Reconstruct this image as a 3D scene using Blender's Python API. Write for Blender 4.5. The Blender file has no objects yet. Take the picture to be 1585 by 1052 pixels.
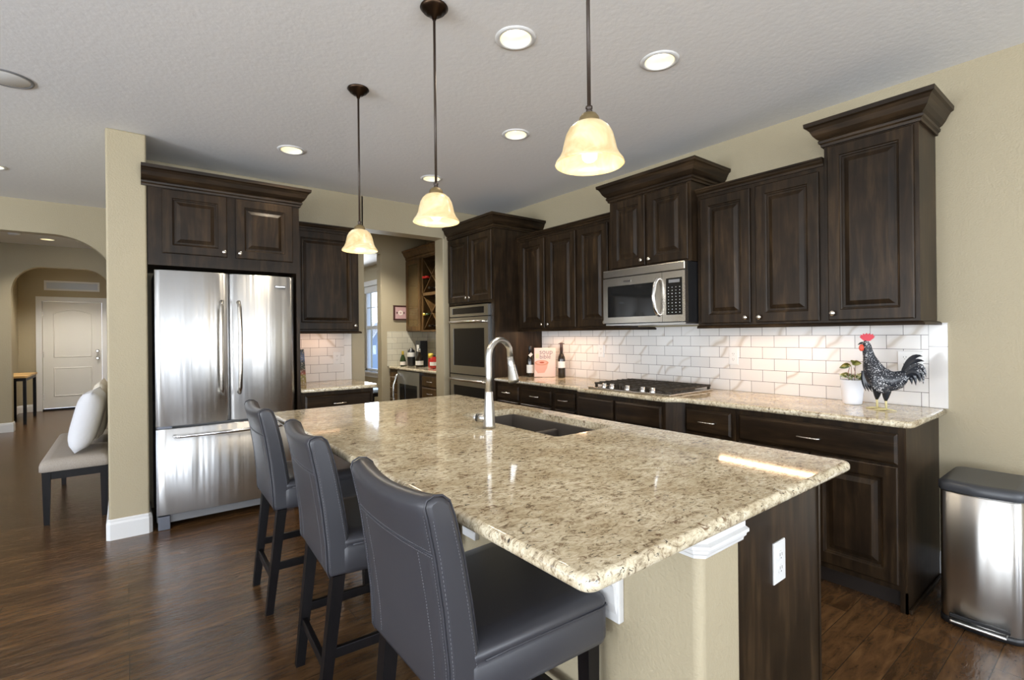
import bpy, bmesh, math, random
from mathutils import Vector, Matrix
random.seed(7)
PI = math.pi
sc = bpy.context.scene
C = sc.collection

# ------------------------------------------------------------------ camera
F_PX, YAW, HORIZON, ROLL, EYE = 766.2, math.radians(37.94), 517.4, math.radians(-0.60), 1.339
fw = Vector((math.sin(YAW), math.cos(YAW), 0)); rt0 = Vector((math.cos(YAW), -math.sin(YAW), 0)); up0 = Vector((0, 0, 1))
rt = rt0 * math.cos(ROLL) + up0 * math.sin(ROLL); upv = up0 * math.cos(ROLL) - rt0 * math.sin(ROLL)
cam_d = bpy.data.cameras.new('camera'); cam = bpy.data.objects.new('camera', cam_d); C.objects.link(cam)
cam_d.sensor_width = 36.0; cam_d.lens = F_PX / 1585 * 36.0
cam_d.shift_y = (HORIZON - 526) / 1585
cam_d.clip_start = 0.02; cam_d.clip_end = 200
mw = Matrix((rt, upv, -fw)).transposed().to_4x4(); mw.translation = Vector((0, 0, EYE))
cam.matrix_world = mw
sc.camera = cam

# ------------------------------------------------------------------ world, light, exposure
sc.view_settings.view_transform = 'Standard'; sc.view_settings.look = 'None'
sc.view_settings.gamma = 1.0; sc.view_settings.use_curve_mapping = False
sc.view_settings.exposure = 0.2
sc.cycles.use_denoising = True
sc.cycles.max_bounces = 8; sc.cycles.diffuse_bounces = 5; sc.cycles.glossy_bounces = 5; sc.cycles.transmission_bounces = 6
sc.cycles.caustics_reflective = False; sc.cycles.caustics_refractive = False
sc.cycles.sample_clamp_indirect = 6
wd = bpy.data.worlds.new('World'); sc.world = wd; wd.use_nodes = True
wn = wd.node_tree; wn.nodes.clear()
wo = wn.nodes.new('ShaderNodeOutputWorld'); wb = wn.nodes.new('ShaderNodeBackground')
wtc = wn.nodes.new('ShaderNodeTexCoord'); wsep = wn.nodes.new('ShaderNodeSeparateXYZ'); wr = wn.nodes.new('ShaderNodeValToRGB')
wn.links.new(wtc.outputs['Generated'], wsep.inputs[0]); wn.links.new(wsep.outputs['Z'], wr.inputs[0])
wr.color_ramp.elements[0].position = 0.0; wr.color_ramp.elements[0].color = (0.80, 0.88, 1.0, 1)
wr.color_ramp.elements[1].position = 0.5; wr.color_ramp.elements[1].color = (0.30, 0.52, 1.0, 1)
wb.inputs['Strength'].default_value = 2.8
wn.links.new(wr.outputs[0], wb.inputs['Color']); wn.links.new(wb.outputs[0], wo.inputs[0])

def area(name, loc, target, sx, sy, power, col=(1, 1, 1), parent=None, spread=PI):
    l = bpy.data.lights.new(name, 'AREA'); l.shape = 'RECTANGLE'; l.size = sx; l.size_y = sy; l.energy = power; l.color = col; l.spread = spread
    o = bpy.data.objects.new(name, l); C.objects.link(o); o.location = loc
    o.rotation_euler = (Vector(target) - Vector(loc)).to_track_quat('-Z', 'Z' if abs(Vector(target).z - loc[2]) < 0.99 * (Vector(target) - Vector(loc)).length else 'Y').to_euler()
    if parent: o.parent = parent
    return o
DAY = (0.90, 0.955, 1.0)
# added daylight lamps at assumed, unseen windows behind and left of the camera
for wx, wdt in ((-3.2, 1.9), (-0.6, 1.9), (2.1, 1.9)):
    area('daylight_fill', (wx, -4.40, 1.28), (wx, 0, 1.35 + 3.2), wdt - 0.1, 2.3, 102, DAY)
for wy in (-1.6, 1.4, 4.4):
    area('daylight_fill', (-5.40, wy, 1.28), (0, wy, 1.35 + 4.0), 1.7, 2.3, 205 if wy < 4 else 15, DAY)
area('daylight_fill', (3.40, 8.46, 1.5), (0, 8.46, 1.4), 0.8, 1.4, 90, DAY)

# ------------------------------------------------------------------ materials
MATS = {}
def newmat(name):
    m = bpy.data.materials.new(name); m.use_nodes = True; MATS[name] = m
    nt = m.node_tree; b = nt.nodes['Principled BSDF']
    return m, nt, b
def simple(name, col, rough=0.5, metal=0.0, spec=0.5, **kw):
    m, nt, b = newmat(name)
    b.inputs['Base Color'].default_value = (*col, 1); b.inputs['Roughness'].default_value = rough
    b.inputs['Metallic'].default_value = metal; b.inputs['Specular IOR Level'].default_value = spec
    for k, v in kw.items(): b.inputs[k.replace('_', ' ')].default_value = v
    return m
def N(nt, t, **kw):
    n = nt.nodes.new(t)
    for k, v in kw.items():
        if k in n.inputs: n.inputs[k].default_value = v
        else: setattr(n, k, v)
    return n
def pos(nt, scale=(1, 1, 1), loc=(0, 0, 0), rot=(0, 0, 0)):
    g = N(nt, 'ShaderNodeNewGeometry'); mp = N(nt, 'ShaderNodeMapping')
    mp.inputs['Scale'].default_value = scale; mp.inputs['Location'].default_value = loc; mp.inputs['Rotation'].default_value = rot
    nt.links.new(g.outputs['Position'], mp.inputs[0]); return mp.outputs[0]
def noise(nt, vec, scale, detail=4, rough=0.55, dist=0.0):
    n = N(nt, 'ShaderNodeTexNoise'); n.inputs['Scale'].default_value = scale; n.inputs['Detail'].default_value = detail
    n.inputs['Roughness'].default_value = rough; n.inputs['Distortion'].default_value = dist
    nt.links.new(vec, n.inputs['Vector']); return n.outputs['Fac']
def ramp(nt, fac, stops):
    r = N(nt, 'ShaderNodeValToRGB'); e = r.color_ramp.elements
    e[0].position = stops[0][0]; e[0].color = (*stops[0][1], 1); e[1].position = stops[-1][0]; e[1].color = (*stops[-1][1], 1)
    for p, c in stops[1:-1]:
        q = e.new(p); q.color = (*c, 1)
    nt.links.new(fac, r.inputs[0]); return r.outputs[0]
def mixc(nt, fac, a, b, mode='MIX'):
    m = N(nt, 'ShaderNodeMix'); m.data_type = 'RGBA'; m.blend_type = mode
    for v, i in ((fac, 0), (a, 6), (b, 7)):
        if isinstance(v, (int, float)): m.inputs[i].default_value = v
        elif isinstance(v, tuple): m.inputs[i].default_value = (*v, 1)
        else: nt.links.new(v, m.inputs[i])
    return m.outputs[2]
def bump(nt, b, fac, strength, dist=0.002):
    n = N(nt, 'ShaderNodeBump'); n.inputs['Strength'].default_value = strength; n.inputs['Distance'].default_value = dist
    nt.links.new(fac, n.inputs['Height']); nt.links.new(n.outputs[0], b.inputs['Normal'])

def paint(name, col, sc_=110, st=0.5, rough=0.6):
    m, nt, b = newmat(name); b.inputs['Base Color'].default_value = (*col, 1); b.inputs['Roughness'].default_value = rough
    bump(nt, b, noise(nt, pos(nt), sc_, 3), st, 0.004); return m
paint('wall_paint', (0.405, 0.346, 0.232))
paint('ceiling_paint', (0.80, 0.80, 0.81), 34, 0.35, 0.8)
simple('white_trim', (0.72, 0.72, 0.715), 0.4)
simple('door_white', (0.72, 0.70, 0.66), 0.4)

def wood(name, sx, sy, sz, a, b_, c, rough=0.38):
    m, nt, b = newmat(name)
    v = pos(nt, (sx, sy, sz)); f1 = noise(nt, v, 3.0, 6, 0.6, 0.4); f2 = noise(nt, pos(nt), 3.4, 3, 0.6)
    c1 = ramp(nt, f1, [(0.25, a), (0.5, b_), (0.78, c)])
    c2 = ramp(nt, f2, [(0.3, (0.55, 0.55, 0.55)), (0.7, (1.25, 1.2, 1.15))])
    nt.links.new(mixc(nt, 1.0, c1, c2, 'MULTIPLY'), b.inputs['Base Color'])
    b.inputs['Roughness'].default_value = rough; b.inputs['Specular IOR Level'].default_value = 0.2
    bump(nt, b, f1, 0.08, 0.001); return m
DK = ((0.011, 0.0066, 0.0038), (0.023, 0.0142, 0.0076), (0.062, 0.038, 0.0185))
wood('cabinet_wood', 9, 9, 0.9, *DK)
wood('cabinet_wood_level', 0.9, 0.9, 9, *DK)
wood('pantry_wood', 9, 9, 0.9, (0.055, 0.030, 0.011), (0.11, 0.062, 0.023), (0.17, 0.10, 0.04))
wood('espresso_wood', 9, 9, 0.9, (0.003, 0.0025, 0.003), (0.005, 0.004, 0.0045), (0.010, 0.007, 0.007), 0.42)
wood('oak_top', 4, 0.6, 4, (0.45, 0.27, 0.10), (0.62, 0.40, 0.16), (0.72, 0.49, 0.22))
simple('toe_dark', (0.018, 0.012, 0.009), 0.5)

# plank floor, boards along X, 127 mm wide
m, nt, b = newmat('plank_floor')
g = N(nt, 'ShaderNodeNewGeometry'); br = N(nt, 'ShaderNodeTexBrick'); br.offset = 0.37; br.offset_frequency = 3; br.squash = 1.0
nt.links.new(g.outputs['Position'], br.inputs['Vector'])
br.inputs['Scale'].default_value = 1.0; br.inputs['Brick Width'].default_value = 1.35; br.inputs['Row Height'].default_value = 0.127
br.inputs['Mortar Size'].default_value = 0.0012; br.inputs['Mortar Smooth'].default_value = 0.4; br.inputs['Bias'].default_value = 0.0
br.inputs['Color1'].default_value = (0.0, 0, 0, 1); br.inputs['Color2'].default_value = (1, 1, 1, 1); br.inputs['Mortar'].default_value = (0.5, 0.5, 0.5, 1)
v = pos(nt, (1.7, 8, 1)); gr = noise(nt, v, 3.2, 7, 0.62, 0.8)
cg = ramp(nt, gr, [(0.25, (0.038, 0.019, 0.0085)), (0.5, (0.090, 0.046, 0.019)), (0.8, (0.165, 0.090, 0.037))])
pv = ramp(nt, br.outputs['Color'], [(0, (0.72, 0.70, 0.68)), (1, (1.22, 1.2, 1.18))])
cc = mixc(nt, 1.0, cg, pv, 'MULTIPLY')
cc = mixc(nt, br.outputs['Fac'], cc, (0.012, 0.007, 0.004))
nt.links.new(cc, b.inputs['Base Color']); b.inputs['Roughness'].default_value = 0.24
v2 = pos(nt, (2.2, 6, 1)); n2 = noise(nt, v2, 6.0, 4, 0.6, 1.2)
bn = N(nt, 'ShaderNodeBump'); bn.inputs['Strength'].default_value = 0.5; bn.inputs['Distance'].default_value = 0.004; nt.links.new(n2, bn.inputs['Height'])
bn2 = N(nt, 'ShaderNodeBump', invert=True); bn2.inputs['Strength'].default_value = 0.6; bn2.inputs['Distance'].default_value = 0.002
nt.links.new(br.outputs['Fac'], bn2.inputs['Height']); nt.links.new(bn.outputs[0], bn2.inputs['Normal']); nt.links.new(bn2.outputs[0], b.inputs['Normal'])

# granite
def granite(name, rough=0.06):
    m, nt, b = newmat(name)
    v = pos(nt, (1, 1.9, 1.6), rot=(0, 0, 0.9))
    n1 = noise(nt, v, 30, 7, 0.74, 1.1); n2 = noise(nt, pos(nt), 7, 3, 0.5); n3 = noise(nt, v, 62, 4, 0.65, 0.8); n4 = noise(nt, pos(nt, (1, 1.6, 1), rot=(0, 0, 0.9)), 26, 5, 0.7, 1.2)
    base = ramp(nt, n1, [(0.30, (0.08, 0.058, 0.042)), (0.39, (0.28, 0.225, 0.155)), (0.465, (0.53, 0.46, 0.335)), (0.58, (0.69, 0.63, 0.49)), (0.75, (0.78, 0.765, 0.70))])
    cl = ramp(nt, n2, [(0.35, (0.84, 0.79, 0.71)), (0.65, (1.10, 1.10, 1.08))])
    c = mixc(nt, 1.0, base, cl, 'MULTIPLY')
    rb = ramp(nt, n4, [(0.34, (0.9, 0.9, 0.9)), (0.43, (0, 0, 0))]); c = mixc(nt, rb, c, (0.15, 0.085, 0.045))
    dk = ramp(nt, n3, [(0.335, (1, 1, 1)), (0.385, (0, 0, 0))]); c = mixc(nt, dk, c, (0.035, 0.03, 0.028))
    nt.links.new(c, b.inputs['Base Color']); b.inputs['Roughness'].default_value = rough; return m
granite('granite')

# marble subway tile (u axis chosen per wall)
def tile(name, axis, shift, base, vein, grout, bw=0.158, rh=0.0797, vert=False, z0=0.914, off=0.5):
    m, nt, b = newmat(name)
    g = N(nt, 'ShaderNodeNewGeometry'); s = N(nt, 'ShaderNodeSeparateXYZ'); nt.links.new(g.outputs['Position'], s.inputs[0])
    a1 = N(nt, 'ShaderNodeMath', operation='SUBTRACT'); nt.links.new(s.outputs[axis], a1.inputs[0]); a1.inputs[1].default_value = shift
    a2 = N(nt, 'ShaderNodeMath', operation='SUBTRACT'); nt.links.new(s.outputs['Z'], a2.inputs[0]); a2.inputs[1].default_value = z0
    cb = N(nt, 'ShaderNodeCombineXYZ')
    nt.links.new(a1.outputs[0], cb.inputs[0]); nt.links.new(a2.outputs[0], cb.inputs[1])
    br = N(nt, 'ShaderNodeTexBrick'); br.offset = off; br.offset_frequency = 2; nt.links.new(cb.outputs[0], br.inputs['Vector'])
    br.inputs['Scale'].default_value = 1.0; br.inputs['Brick Width'].default_value = bw; br.inputs['Row Height'].default_value = rh
    br.inputs['Mortar Size'].default_value = 0.0013; br.inputs['Mortar Smooth'].default_value = 0.1
    br.inputs['Color1'].default_value = (0, 0, 0, 1); br.inputs['Color2'].default_value = (1, 1, 1, 1); br.inputs['Mortar'].default_value = (0, 0, 0, 1)
    # long diagonal veins, shifted by each tile's own shade
    sc3 = N(nt, 'ShaderNodeMixRGB'); sc3.blend_type = 'MULTIPLY'; sc3.inputs[0].default_value = 1.0; nt.links.new(br.outputs['Color'], sc3.inputs[1]); sc3.inputs[2].default_value = (7, 3, 0, 1)
    sh = N(nt, 'ShaderNodeMixRGB'); sh.blend_type = 'ADD'; sh.inputs[0].default_value = 1.0; nt.links.new(cb.outputs[0], sh.inputs[1]); nt.links.new(sc3.outputs[0], sh.inputs[2])
    mp = N(nt, 'ShaderNodeMapping'); mp.inputs['Rotation'].default_value = (0, 0, -0.75); nt.links.new(sh.outputs[0], mp.inputs[0])
    wv = N(nt, 'ShaderNodeTexWave'); wv.inputs['Scale'].default_value = 1.3; wv.inputs['Distortion'].default_value = 2.6; wv.inputs['Detail'].default_value = 2; wv.inputs['Detail Scale'].default_value = 2.5
    nt.links.new(mp.outputs[0], wv.inputs['Vector'])
    vn = ramp(nt, wv.outputs['Fac'], [(0.93, (0, 0, 0)), (0.985, (0.22, 0.22, 0.22)), (1.0, (0.52, 0.52, 0.52))])
    gate = ramp(nt, br.outputs['Color'], [(0.42, (0, 0, 0)), (0.62, (1, 1, 1))])
    vc = mixc(nt, mixc(nt, 1.0, vn, gate, 'MULTIPLY'), base, vein)
    vc = mixc(nt, 1.0, vc, ramp(nt, br.outputs['Color'], [(0.0, (0.93, 0.93, 0.93)), (1.0, (1.05, 1.05, 1.05))]), 'MULTIPLY')
    c = mixc(nt, br.outputs['Fac'], vc, grout)
    nt.links.new(c, b.inputs['Base Color']); b.inputs['Roughness'].default_value = 0.12
    bump(nt, b, br.outputs['Fac'], -0.5, 0.002)
    return m
WT, VN, GT = (0.74, 0.72, 0.70), (0.38, 0.30, 0.21), (0.06, 0.052, 0.048)
tile('tile_right', 'Y', 0.851, WT, VN, GT)
tile('tile_back', 'X', 1.517, WT, VN, GT)
tile('tile_border_right', 'Y', 0.6575, WT, VN, GT, bw=0.0815, rh=0.335, z0=0.914, off=0.0)
tile('tile_border_back', 'X', 1.6735, WT, VN, GT, bw=0.0785, rh=0.335, z0=0.914, off=0.0)
tile('tile_pantry', 'X', 2.93, (0.62, 0.58, 0.46), (0.55, 0.5, 0.38), (0.16, 0.14, 0.11))
tile('tile_pantry_side', 'Y', 6.5, (0.62, 0.58, 0.46), (0.55, 0.5, 0.38), (0.16, 0.14, 0.11))

# metals
def steel(name, col, rough, wav=0.0, ws=(3, 3, 0.25), an=0.0):
    m, nt, b = newmat(name)
    if an:
        b.inputs['Anisotropic'].default_value = an; b.inputs['Anisotropic Rotation'].default_value = 0.25; tg = N(nt, 'ShaderNodeTangent'); tg.direction_type = 'RADIAL'; tg.axis = 'Z'; nt.links.new(tg.outputs[0], b.inputs['Tangent'])
    b.inputs['Metallic'].default_value = 1.0; b.inputs['Base Color'].default_value = (*col, 1)
    b.inputs['Roughness'].default_value = rough
    if wav: bump(nt, b, noise(nt, pos(nt, ws), 2.0, 2, 0.5), wav, 0.02)
    return m
steel('stainless', (0.66, 0.66, 0.655), 0.34, 0.25, (7, 7, 0.2), 0.85)
steel('stainless_plain', (0.60, 0.60, 0.59), 0.28)
steel('stainless_warm', (0.56, 0.52, 0.46), 0.25)
steel('trash_steel', (0.58, 0.565, 0.54), 0.30, 0.1, (7, 7, 0.2), 0.8)
steel('chrome', (0.80, 0.80, 0.80), 0.12)
steel('nickel', (0.66, 0.61, 0.54), 0.25)
steel('bronze', (0.045, 0.028, 0.018), 0.35)
simple('dark_bronze', (0.040, 0.026, 0.018), 0.38, 0.3)
simple('socket_bronze', (0.16, 0.115, 0.05), 0.45, 0.3)
simple('black_glass', (0.006, 0.006, 0.007), 0.05)
simple('black_plastic', (0.012, 0.012, 0.013), 0.35)
simple('grey_plastic', (0.18, 0.18, 0.185), 0.45)
simple('lid_plastic', (0.045, 0.048, 0.055), 0.38)
simple('cast_iron', (0.045, 0.035, 0.024), 0.5, 0.4)
simple('sink_composite', (0.085, 0.072, 0.062), 0.4)
simple('white_plastic', (0.74, 0.74, 0.73), 0.35)
simple('slot_dark', (0.12, 0.11, 0.10), 0.5)
simple('key_white', (0.7, 0.7, 0.68), 0.5)
# leather
m, nt, b = newmat('grey_leather'); b.inputs['Base Color'].default_value = (0.040, 0.040, 0.047, 1); b.inputs['Roughness'].default_value = 0.36
bump(nt, b, noise(nt, pos(nt), 420, 2), 0.12, 0.0008)
simple('leather_thread', (0.16, 0.16, 0.175), 0.6)
simple('leather_piping', (0.036, 0.036, 0.044), 0.4)
m, nt, b = newmat('bench_linen'); b.inputs['Roughness'].default_value = 0.9
nt.links.new(ramp(nt, noise(nt, pos(nt), 260, 2), [(0.3, (0.30, 0.26, 0.22)), (0.7, (0.40, 0.355, 0.31))]), b.inputs['Base Color'])
m, nt, b = newmat('pillow_cloth'); b.inputs['Base Color'].default_value = (0.66, 0.66, 0.69, 1); b.inputs['Roughness'].default_value = 0.9
bump(nt, b, noise(nt, pos(nt), 14, 3), 0.5, 0.01)
simple('pillow_cream', (0.68, 0.62, 0.52), 0.9)
# lamp glass
def emit(name, col, st):
    m, nt, b = newmat(name); b.inputs['Base Color'].default_value = (*col, 1); b.inputs['Emission Color'].default_value = (*col, 1)
    b.inputs['Emission Strength'].default_value = st; b.inputs['Roughness'].default_value = 0.4; return m
emit('bulb_glow', (1.0, 0.92, 0.78), 1.5)
emit('can_bulb_glow', (1.0, 0.93, 0.78), 3.0)
m, nt, b = newmat('can_baffle'); b.inputs['Base Color'].default_value = (0.85, 0.80, 0.62, 1); b.inputs['Roughness'].default_value = 0.5
m, nt, b = newmat('alabaster_glass'); f = noise(nt, pos(nt), 9, 4, 0.6, 1.5)
cA = ramp(nt, f, [(0.3, (0.42, 0.30, 0.14)), (0.52, (0.52, 0.40, 0.22)), (0.75, (0.60, 0.51, 0.34))])
nt.links.new(cA, b.inputs['Base Color']); nt.links.new(cA, b.inputs['Emission Color']); b.inputs['Emission Strength'].default_value = 0.62; b.inputs['Roughness'].default_value = 0.25
# glass pane
m, nt, b = newmat('clear_glass'); b.inputs['Transmission Weight'].default_value = 1.0; b.inputs['Roughness'].default_value = 0.0; b.inputs['IOR'].default_value = 1.01
b.inputs['Base Color'].default_value = (0.97, 0.98, 1, 1); b.inputs['Alpha'].default_value = 0.25
simple('cabinet_pane', (0.25, 0.17, 0.07), 0.08, Alpha=0.35)
simple('shade_frost', (0.55, 0.60, 0.68), 0.5)
# rooster, plant
m, nt, b = newmat('speckled_black'); vor = N(nt, 'ShaderNodeTexNoise'); vor.inputs['Scale'].default_value = 190; vor.inputs['Detail'].default_value = 2
nt.links.new(pos(nt), vor.inputs['Vector']); big = noise(nt, pos(nt), 16, 3)
ad = N(nt, 'ShaderNodeMath', operation='MULTIPLY_ADD'); nt.links.new(big, ad.inputs[0]); ad.inputs[1].default_value = 0.45; nt.links.new(vor.outputs['Fac'], ad.inputs[2])
nt.links.new(ramp(nt, ad.outputs[0], [(0.835, (0.014, 0.017, 0.024)), (0.865, (0.62, 0.63, 0.66))]), b.inputs['Base Color']); b.inputs['Roughness'].default_value = 0.28
simple('feather_black', (0.016, 0.019, 0.026), 0.25, 0.2)
simple('comb_red', (0.62, 0.02, 0.045), 0.35)
simple('wattle_red', (0.70, 0.07, 0.03), 0.4)
simple('claw_yellow', (0.62, 0.55, 0.28), 0.45)
simple('pot_white', (0.80, 0.82, 0.88), 0.3)
m, nt, b = newmat('leaf_green'); nt.links.new(ramp(nt, noise(nt, pos(nt), 45, 3), [(0.4, (0.07, 0.10, 0.012)), (0.62, (0.30, 0.30, 0.08))]), b.inputs['Base Color']); b.inputs['Roughness'].default_value = 0.4
m, nt, b = newmat('leaf_pale'); nt.links.new(ramp(nt, noise(nt, pos(nt), 70, 3), [(0.42, (0.16, 0.25, 0.10)), (0.58, (0.72, 0.74, 0.48))]), b.inputs['Base Color']); b.inputs['Roughness'].default_value = 0.5
simple('stem_brown', (0.30, 0.17, 0.12), 0.6)
simple('soil_brown', (0.05, 0.03, 0.02), 0.9)
# small goods
simple('cover_pink', (0.80, 0.58, 0.50), 0.35); simple('cover_title', (0.22, 0.17, 0.17), 0.5)
simple('bowl_pink', (0.72, 0.36, 0.27), 0.4); simple('bowl_rim', (0.60, 0.25, 0.15), 0.4); simple('soup_red', (0.45, 0.08, 0.03), 0.4)
simple('cover_green', (0.62, 0.60, 0.36), 0.5); simple('page_white', (0.8, 0.78, 0.72), 0.7)
simple('bottle_dark', (0.020, 0.014, 0.008), 0.08); simple('label_white', (0.75, 0.73, 0.68), 0.6); simple('foil_brown', (0.06, 0.035, 0.03), 0.3)
simple('bottle_green', (0.03, 0.05, 0.015), 0.08); simple('bottle_red', (0.42, 0.02, 0.015), 0.12); simple('foil_gold', (0.75, 0.55, 0.08), 0.3, 0.6)
simple('bottle_clear', (0.45, 0.55, 0.62), 0.05, Alpha=0.5); simple('label_yellow', (0.85, 0.62, 0.08), 0.5); simple('tin_silver', (0.6, 0.62, 0.66), 0.25, 0.9)
simple('frame_dark', (0.045, 0.014, 0.012), 0.35); simple('print_pink', (0.52, 0.33, 0.32), 0.7); simple('print_cream', (0.75, 0.68, 0.60), 0.7); simple('print_dark', (0.13, 0.06, 0.06), 0.7)
m, nt, b = newmat('canvas_scene'); g = N(nt, 'ShaderNodeNewGeometry'); s = N(nt, 'ShaderNodeSeparateXYZ'); nt.links.new(g.outputs['Position'], s.inputs[0])
mr = N(nt, 'ShaderNodeMapRange'); mr.inputs[1].default_value = 0.92; mr.inputs[2].default_value = 1.22; nt.links.new(s.outputs['Z'], mr.inputs[0])
base = ramp(nt, mr.outputs[0], [(0.0, (0.25, 0.17, 0.05)), (0.24, (0.22, 0.20, 0.04)), (0.30, (0.30, 0.07, 0.04)), (0.45, (0.03, 0.04, 0.02)), (0.62, (0.02, 0.03, 0.03)), (0.75, (0.10, 0.16, 0.30)), (1.0, (0.02, 0.03, 0.03))])
fl = ramp(nt, noise(nt, pos(nt), 60, 4, 0.7), [(0.52, (0, 0, 0)), (0.62, (1, 1, 1))]); cx = mixc(nt, fl, base, (0.45, 0.38, 0.30)); nt.links.new(cx, b.inputs['Base Color']); b.inputs['Roughness'].default_value = 0.4
simple('house_siding', (0.30, 0.35, 0.44), 0.8); simple('house_roof', (0.16, 0.17, 0.20), 0.8); simple('lawn', (0.15, 0.17, 0.09), 0.9)
simple('blue_seat', (0.30, 0.38, 0.52), 0.6)
simple('microwave_pane', (0.010, 0.010, 0.010), 0.06); simple('steel_side', (0.16, 0.17, 0.20), 0.35, 0.6)

# ------------------------------------------------------------------ geometry helpers
class MB:
    def __init__(s): s.bm = bmesh.new()
    def _sm(s, faces, sm):
        for f in faces: f.smooth = sm
    def box(s, x0, x1, y0, y1, z0, z1, bev=0.0, seg=2, sm=False):
        vs = [s.bm.verts.new((x, y, z)) for x in (x0, x1) for y in (y0, y1) for z in (z0, z1)]
        idx = ((0, 1, 3, 2), (4, 6, 7, 5), (0, 4, 5, 1), (2, 3, 7, 6), (0, 2, 6, 4), (1, 5, 7, 3))
        fs = [s.bm.faces.new([vs[i] for i in q]) for q in idx]
        if bev > 0:
            es = list({e for f in fs for e in f.edges})
            r = bmesh.ops.bevel(s.bm, geom=es, offset=bev, segments=seg, profile=0.5, affect='EDGES')
            if sm: s._sm(r['faces'], True)
        return s
    def obox(s, c, ax, ay, az, hx, hy, hz):          # oriented box
        c, ax, ay, az = map(Vector, (c, ax, ay, az)); vs = []
        for i in (-1, 1):
            for j in (-1, 1):
                for k in (-1, 1): vs.append(s.bm.verts.new(c + ax * hx * i + ay * hy * j + az * hz * k))
        for q in ((0, 1, 3, 2), (4, 6, 7, 5), (0, 4, 5, 1), (2, 3, 7, 6), (0, 2, 6, 4), (1, 5, 7, 3)): s.bm.faces.new([vs[i] for i in q])
        return s
    def hexa(s, b4, t4):                               # 4 bottom points, 4 top points
        bv = [s.bm.verts.new(p) for p in b4]; tv = [s.bm.verts.new(p) for p in t4]
        s.bm.faces.new(bv[::-1]); s.bm.faces.new(tv)
        for i in range(4): s.bm.faces.new((bv[i], bv[(i + 1) % 4], tv[(i + 1) % 4], tv[i]))
        return s
    def rings(s, rings, close=True, cap0=True, cap1=True, sm=True):
        R = [[s.bm.verts.new(p) for p in r] for r in rings]; n = len(R[0])
        for a, b in zip(R, R[1:]):
            for i in range(n if close else n - 1):
                j = (i + 1) % n
                f = s.bm.faces.new((a[i], a[j], b[j], b[i])); f.smooth = sm
        if cap0 and close: s.bm.faces.new(R[0][::-1])
        if cap1 and close: s.bm.faces.new(R[-1])
        return s
    def tube(s, pts, r, n=12, caps=True, flat=(1, 1), up=None):
        pts = [Vector(p) for p in pts]; rs = r if isinstance(r, (list, tuple)) else [r] * len(pts); rr = []
        d0 = (pts[1] - pts[0]).normalized(); u = Vector(up) if up else (Vector((0, 0, 1)) if abs(d0.z) < 0.9 else Vector((1, 0, 0)))
        for i, p in enumerate(pts):
            d = ((pts[min(i + 1, len(pts) - 1)] - pts[max(i - 1, 0)])).normalized()
            a = d.cross(u).normalized(); b_ = a.cross(d).normalized()
            u = b_
            rr.append([p + a * math.cos(2 * PI * k / n) * rs[i] * flat[0] + b_ * math.sin(2 * PI * k / n) * rs[i] * flat[1] for k in range(n)])
        return s.rings(rr, True, caps, caps)
    def lathe(s, prof, c=(0, 0, 0), n=32, axis='Z', sm=True, caps=(False, False)):
        rr = []
        for r, h in prof:
            ring = []
            for k in range(n):
                a = 2 * PI * k / n; x, y = r * math.cos(a), r * math.sin(a)
                p = {'Z': (x, y, h), 'X': (h, x, y), 'Y': (x, h, y), '-X': (-h, x, -y), '-Y': (x, -h, -y)}[axis]
                ring.append(Vector(p) + Vector(c))
            rr.append(ring)
        return s.rings(rr, True, caps[0], caps[1], sm)
    def poly(s, pts, sm=False):
        s.bm.faces.new([s.bm.verts.new(p) for p in pts]).smooth = sm; return s
    def prism(s, pts, ext):                            # planar polygon + extrusion vector
        e = Vector(ext); a = [s.bm.verts.new(p) for p in pts]; b_ = [s.bm.verts.new(Vector(p) + e) for p in pts]
        s.bm.faces.new(a[::-1]); s.bm.faces.new(b_)
        for i in range(len(a)): j = (i + 1) % len(a); s.bm.faces.new((a[i], a[j], b_[j], b_[i]))
        return s
    def sweep(s, path, prof, closed=False):            # mitred moulding: path [(x,y)], prof closed [(out,z)], out = right of travel
        n = len(path); P = [Vector(p) for p in path]; rr = []
        for i in range(n):
            ns = []
            if closed or i > 0: d = (P[i] - P[i - 1]).normalized(); ns.append(Vector((d.y, -d.x)))
            if closed or i < n - 1: d = (P[(i + 1) % n] - P[i]).normalized(); ns.append(Vector((d.y, -d.x)))
            m = ns[0] if len(ns) == 1 else (ns[0] + ns[1]) / (1 + ns[0].dot(ns[1]))
            rr.append([(P[i].x + m.x * o, P[i].y + m.y * o, z) for o, z in prof])
        if closed: rr.append(rr[0])
        return s.rings(rr, True, not closed, not closed, False)
    def slab(s, outline, z0, z1, r, hole=None):        # worktop with eased edge and optional hole
        def inset(pl, d):
            out = []; n = len(pl)
            for i in range(n):
                a, b_, c = Vector(pl[i - 1]), Vector(pl[i]), Vector(pl[(i + 1) % n])
                d1 = (b_ - a).normalized(); d2 = (c - b_).normalized(); n1 = Vector((-d1.y, d1.x)); n2 = Vector((-d2.y, d2.x))
                mm = (n1 + n2) / (1 + n1.dot(n2)); out.append(b_ + mm * d)
            return out
        seq = [(r * (1 - math.sin(a)), z0 + r * (1 - math.cos(a))) for a in (0, PI / 8, PI / 4, 3 * PI / 8, PI / 2)] + \
              [(r * (1 - math.cos(a)), z1 - r + r * math.sin(a)) for a in (0, PI / 8, PI / 4, 3 * PI / 8, PI / 2)]
        rr = [[(q.x, q.y, z) for q in inset(outline, d)] for d, z in seq]
        R = [[s.bm.verts.new(p) for p in ring] for ring in rr]; n = len(outline)
        for a, b_ in zip(R, R[1:]):
            for i in range(n): s.bm.faces.new((a[i], a[(i + 1) % n], b_[(i + 1) % n], b_[i])).smooth = True
        if not hole: s.bm.faces.new(R[0][::-1]); s.bm.faces.new(R[-1]); return s
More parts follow.
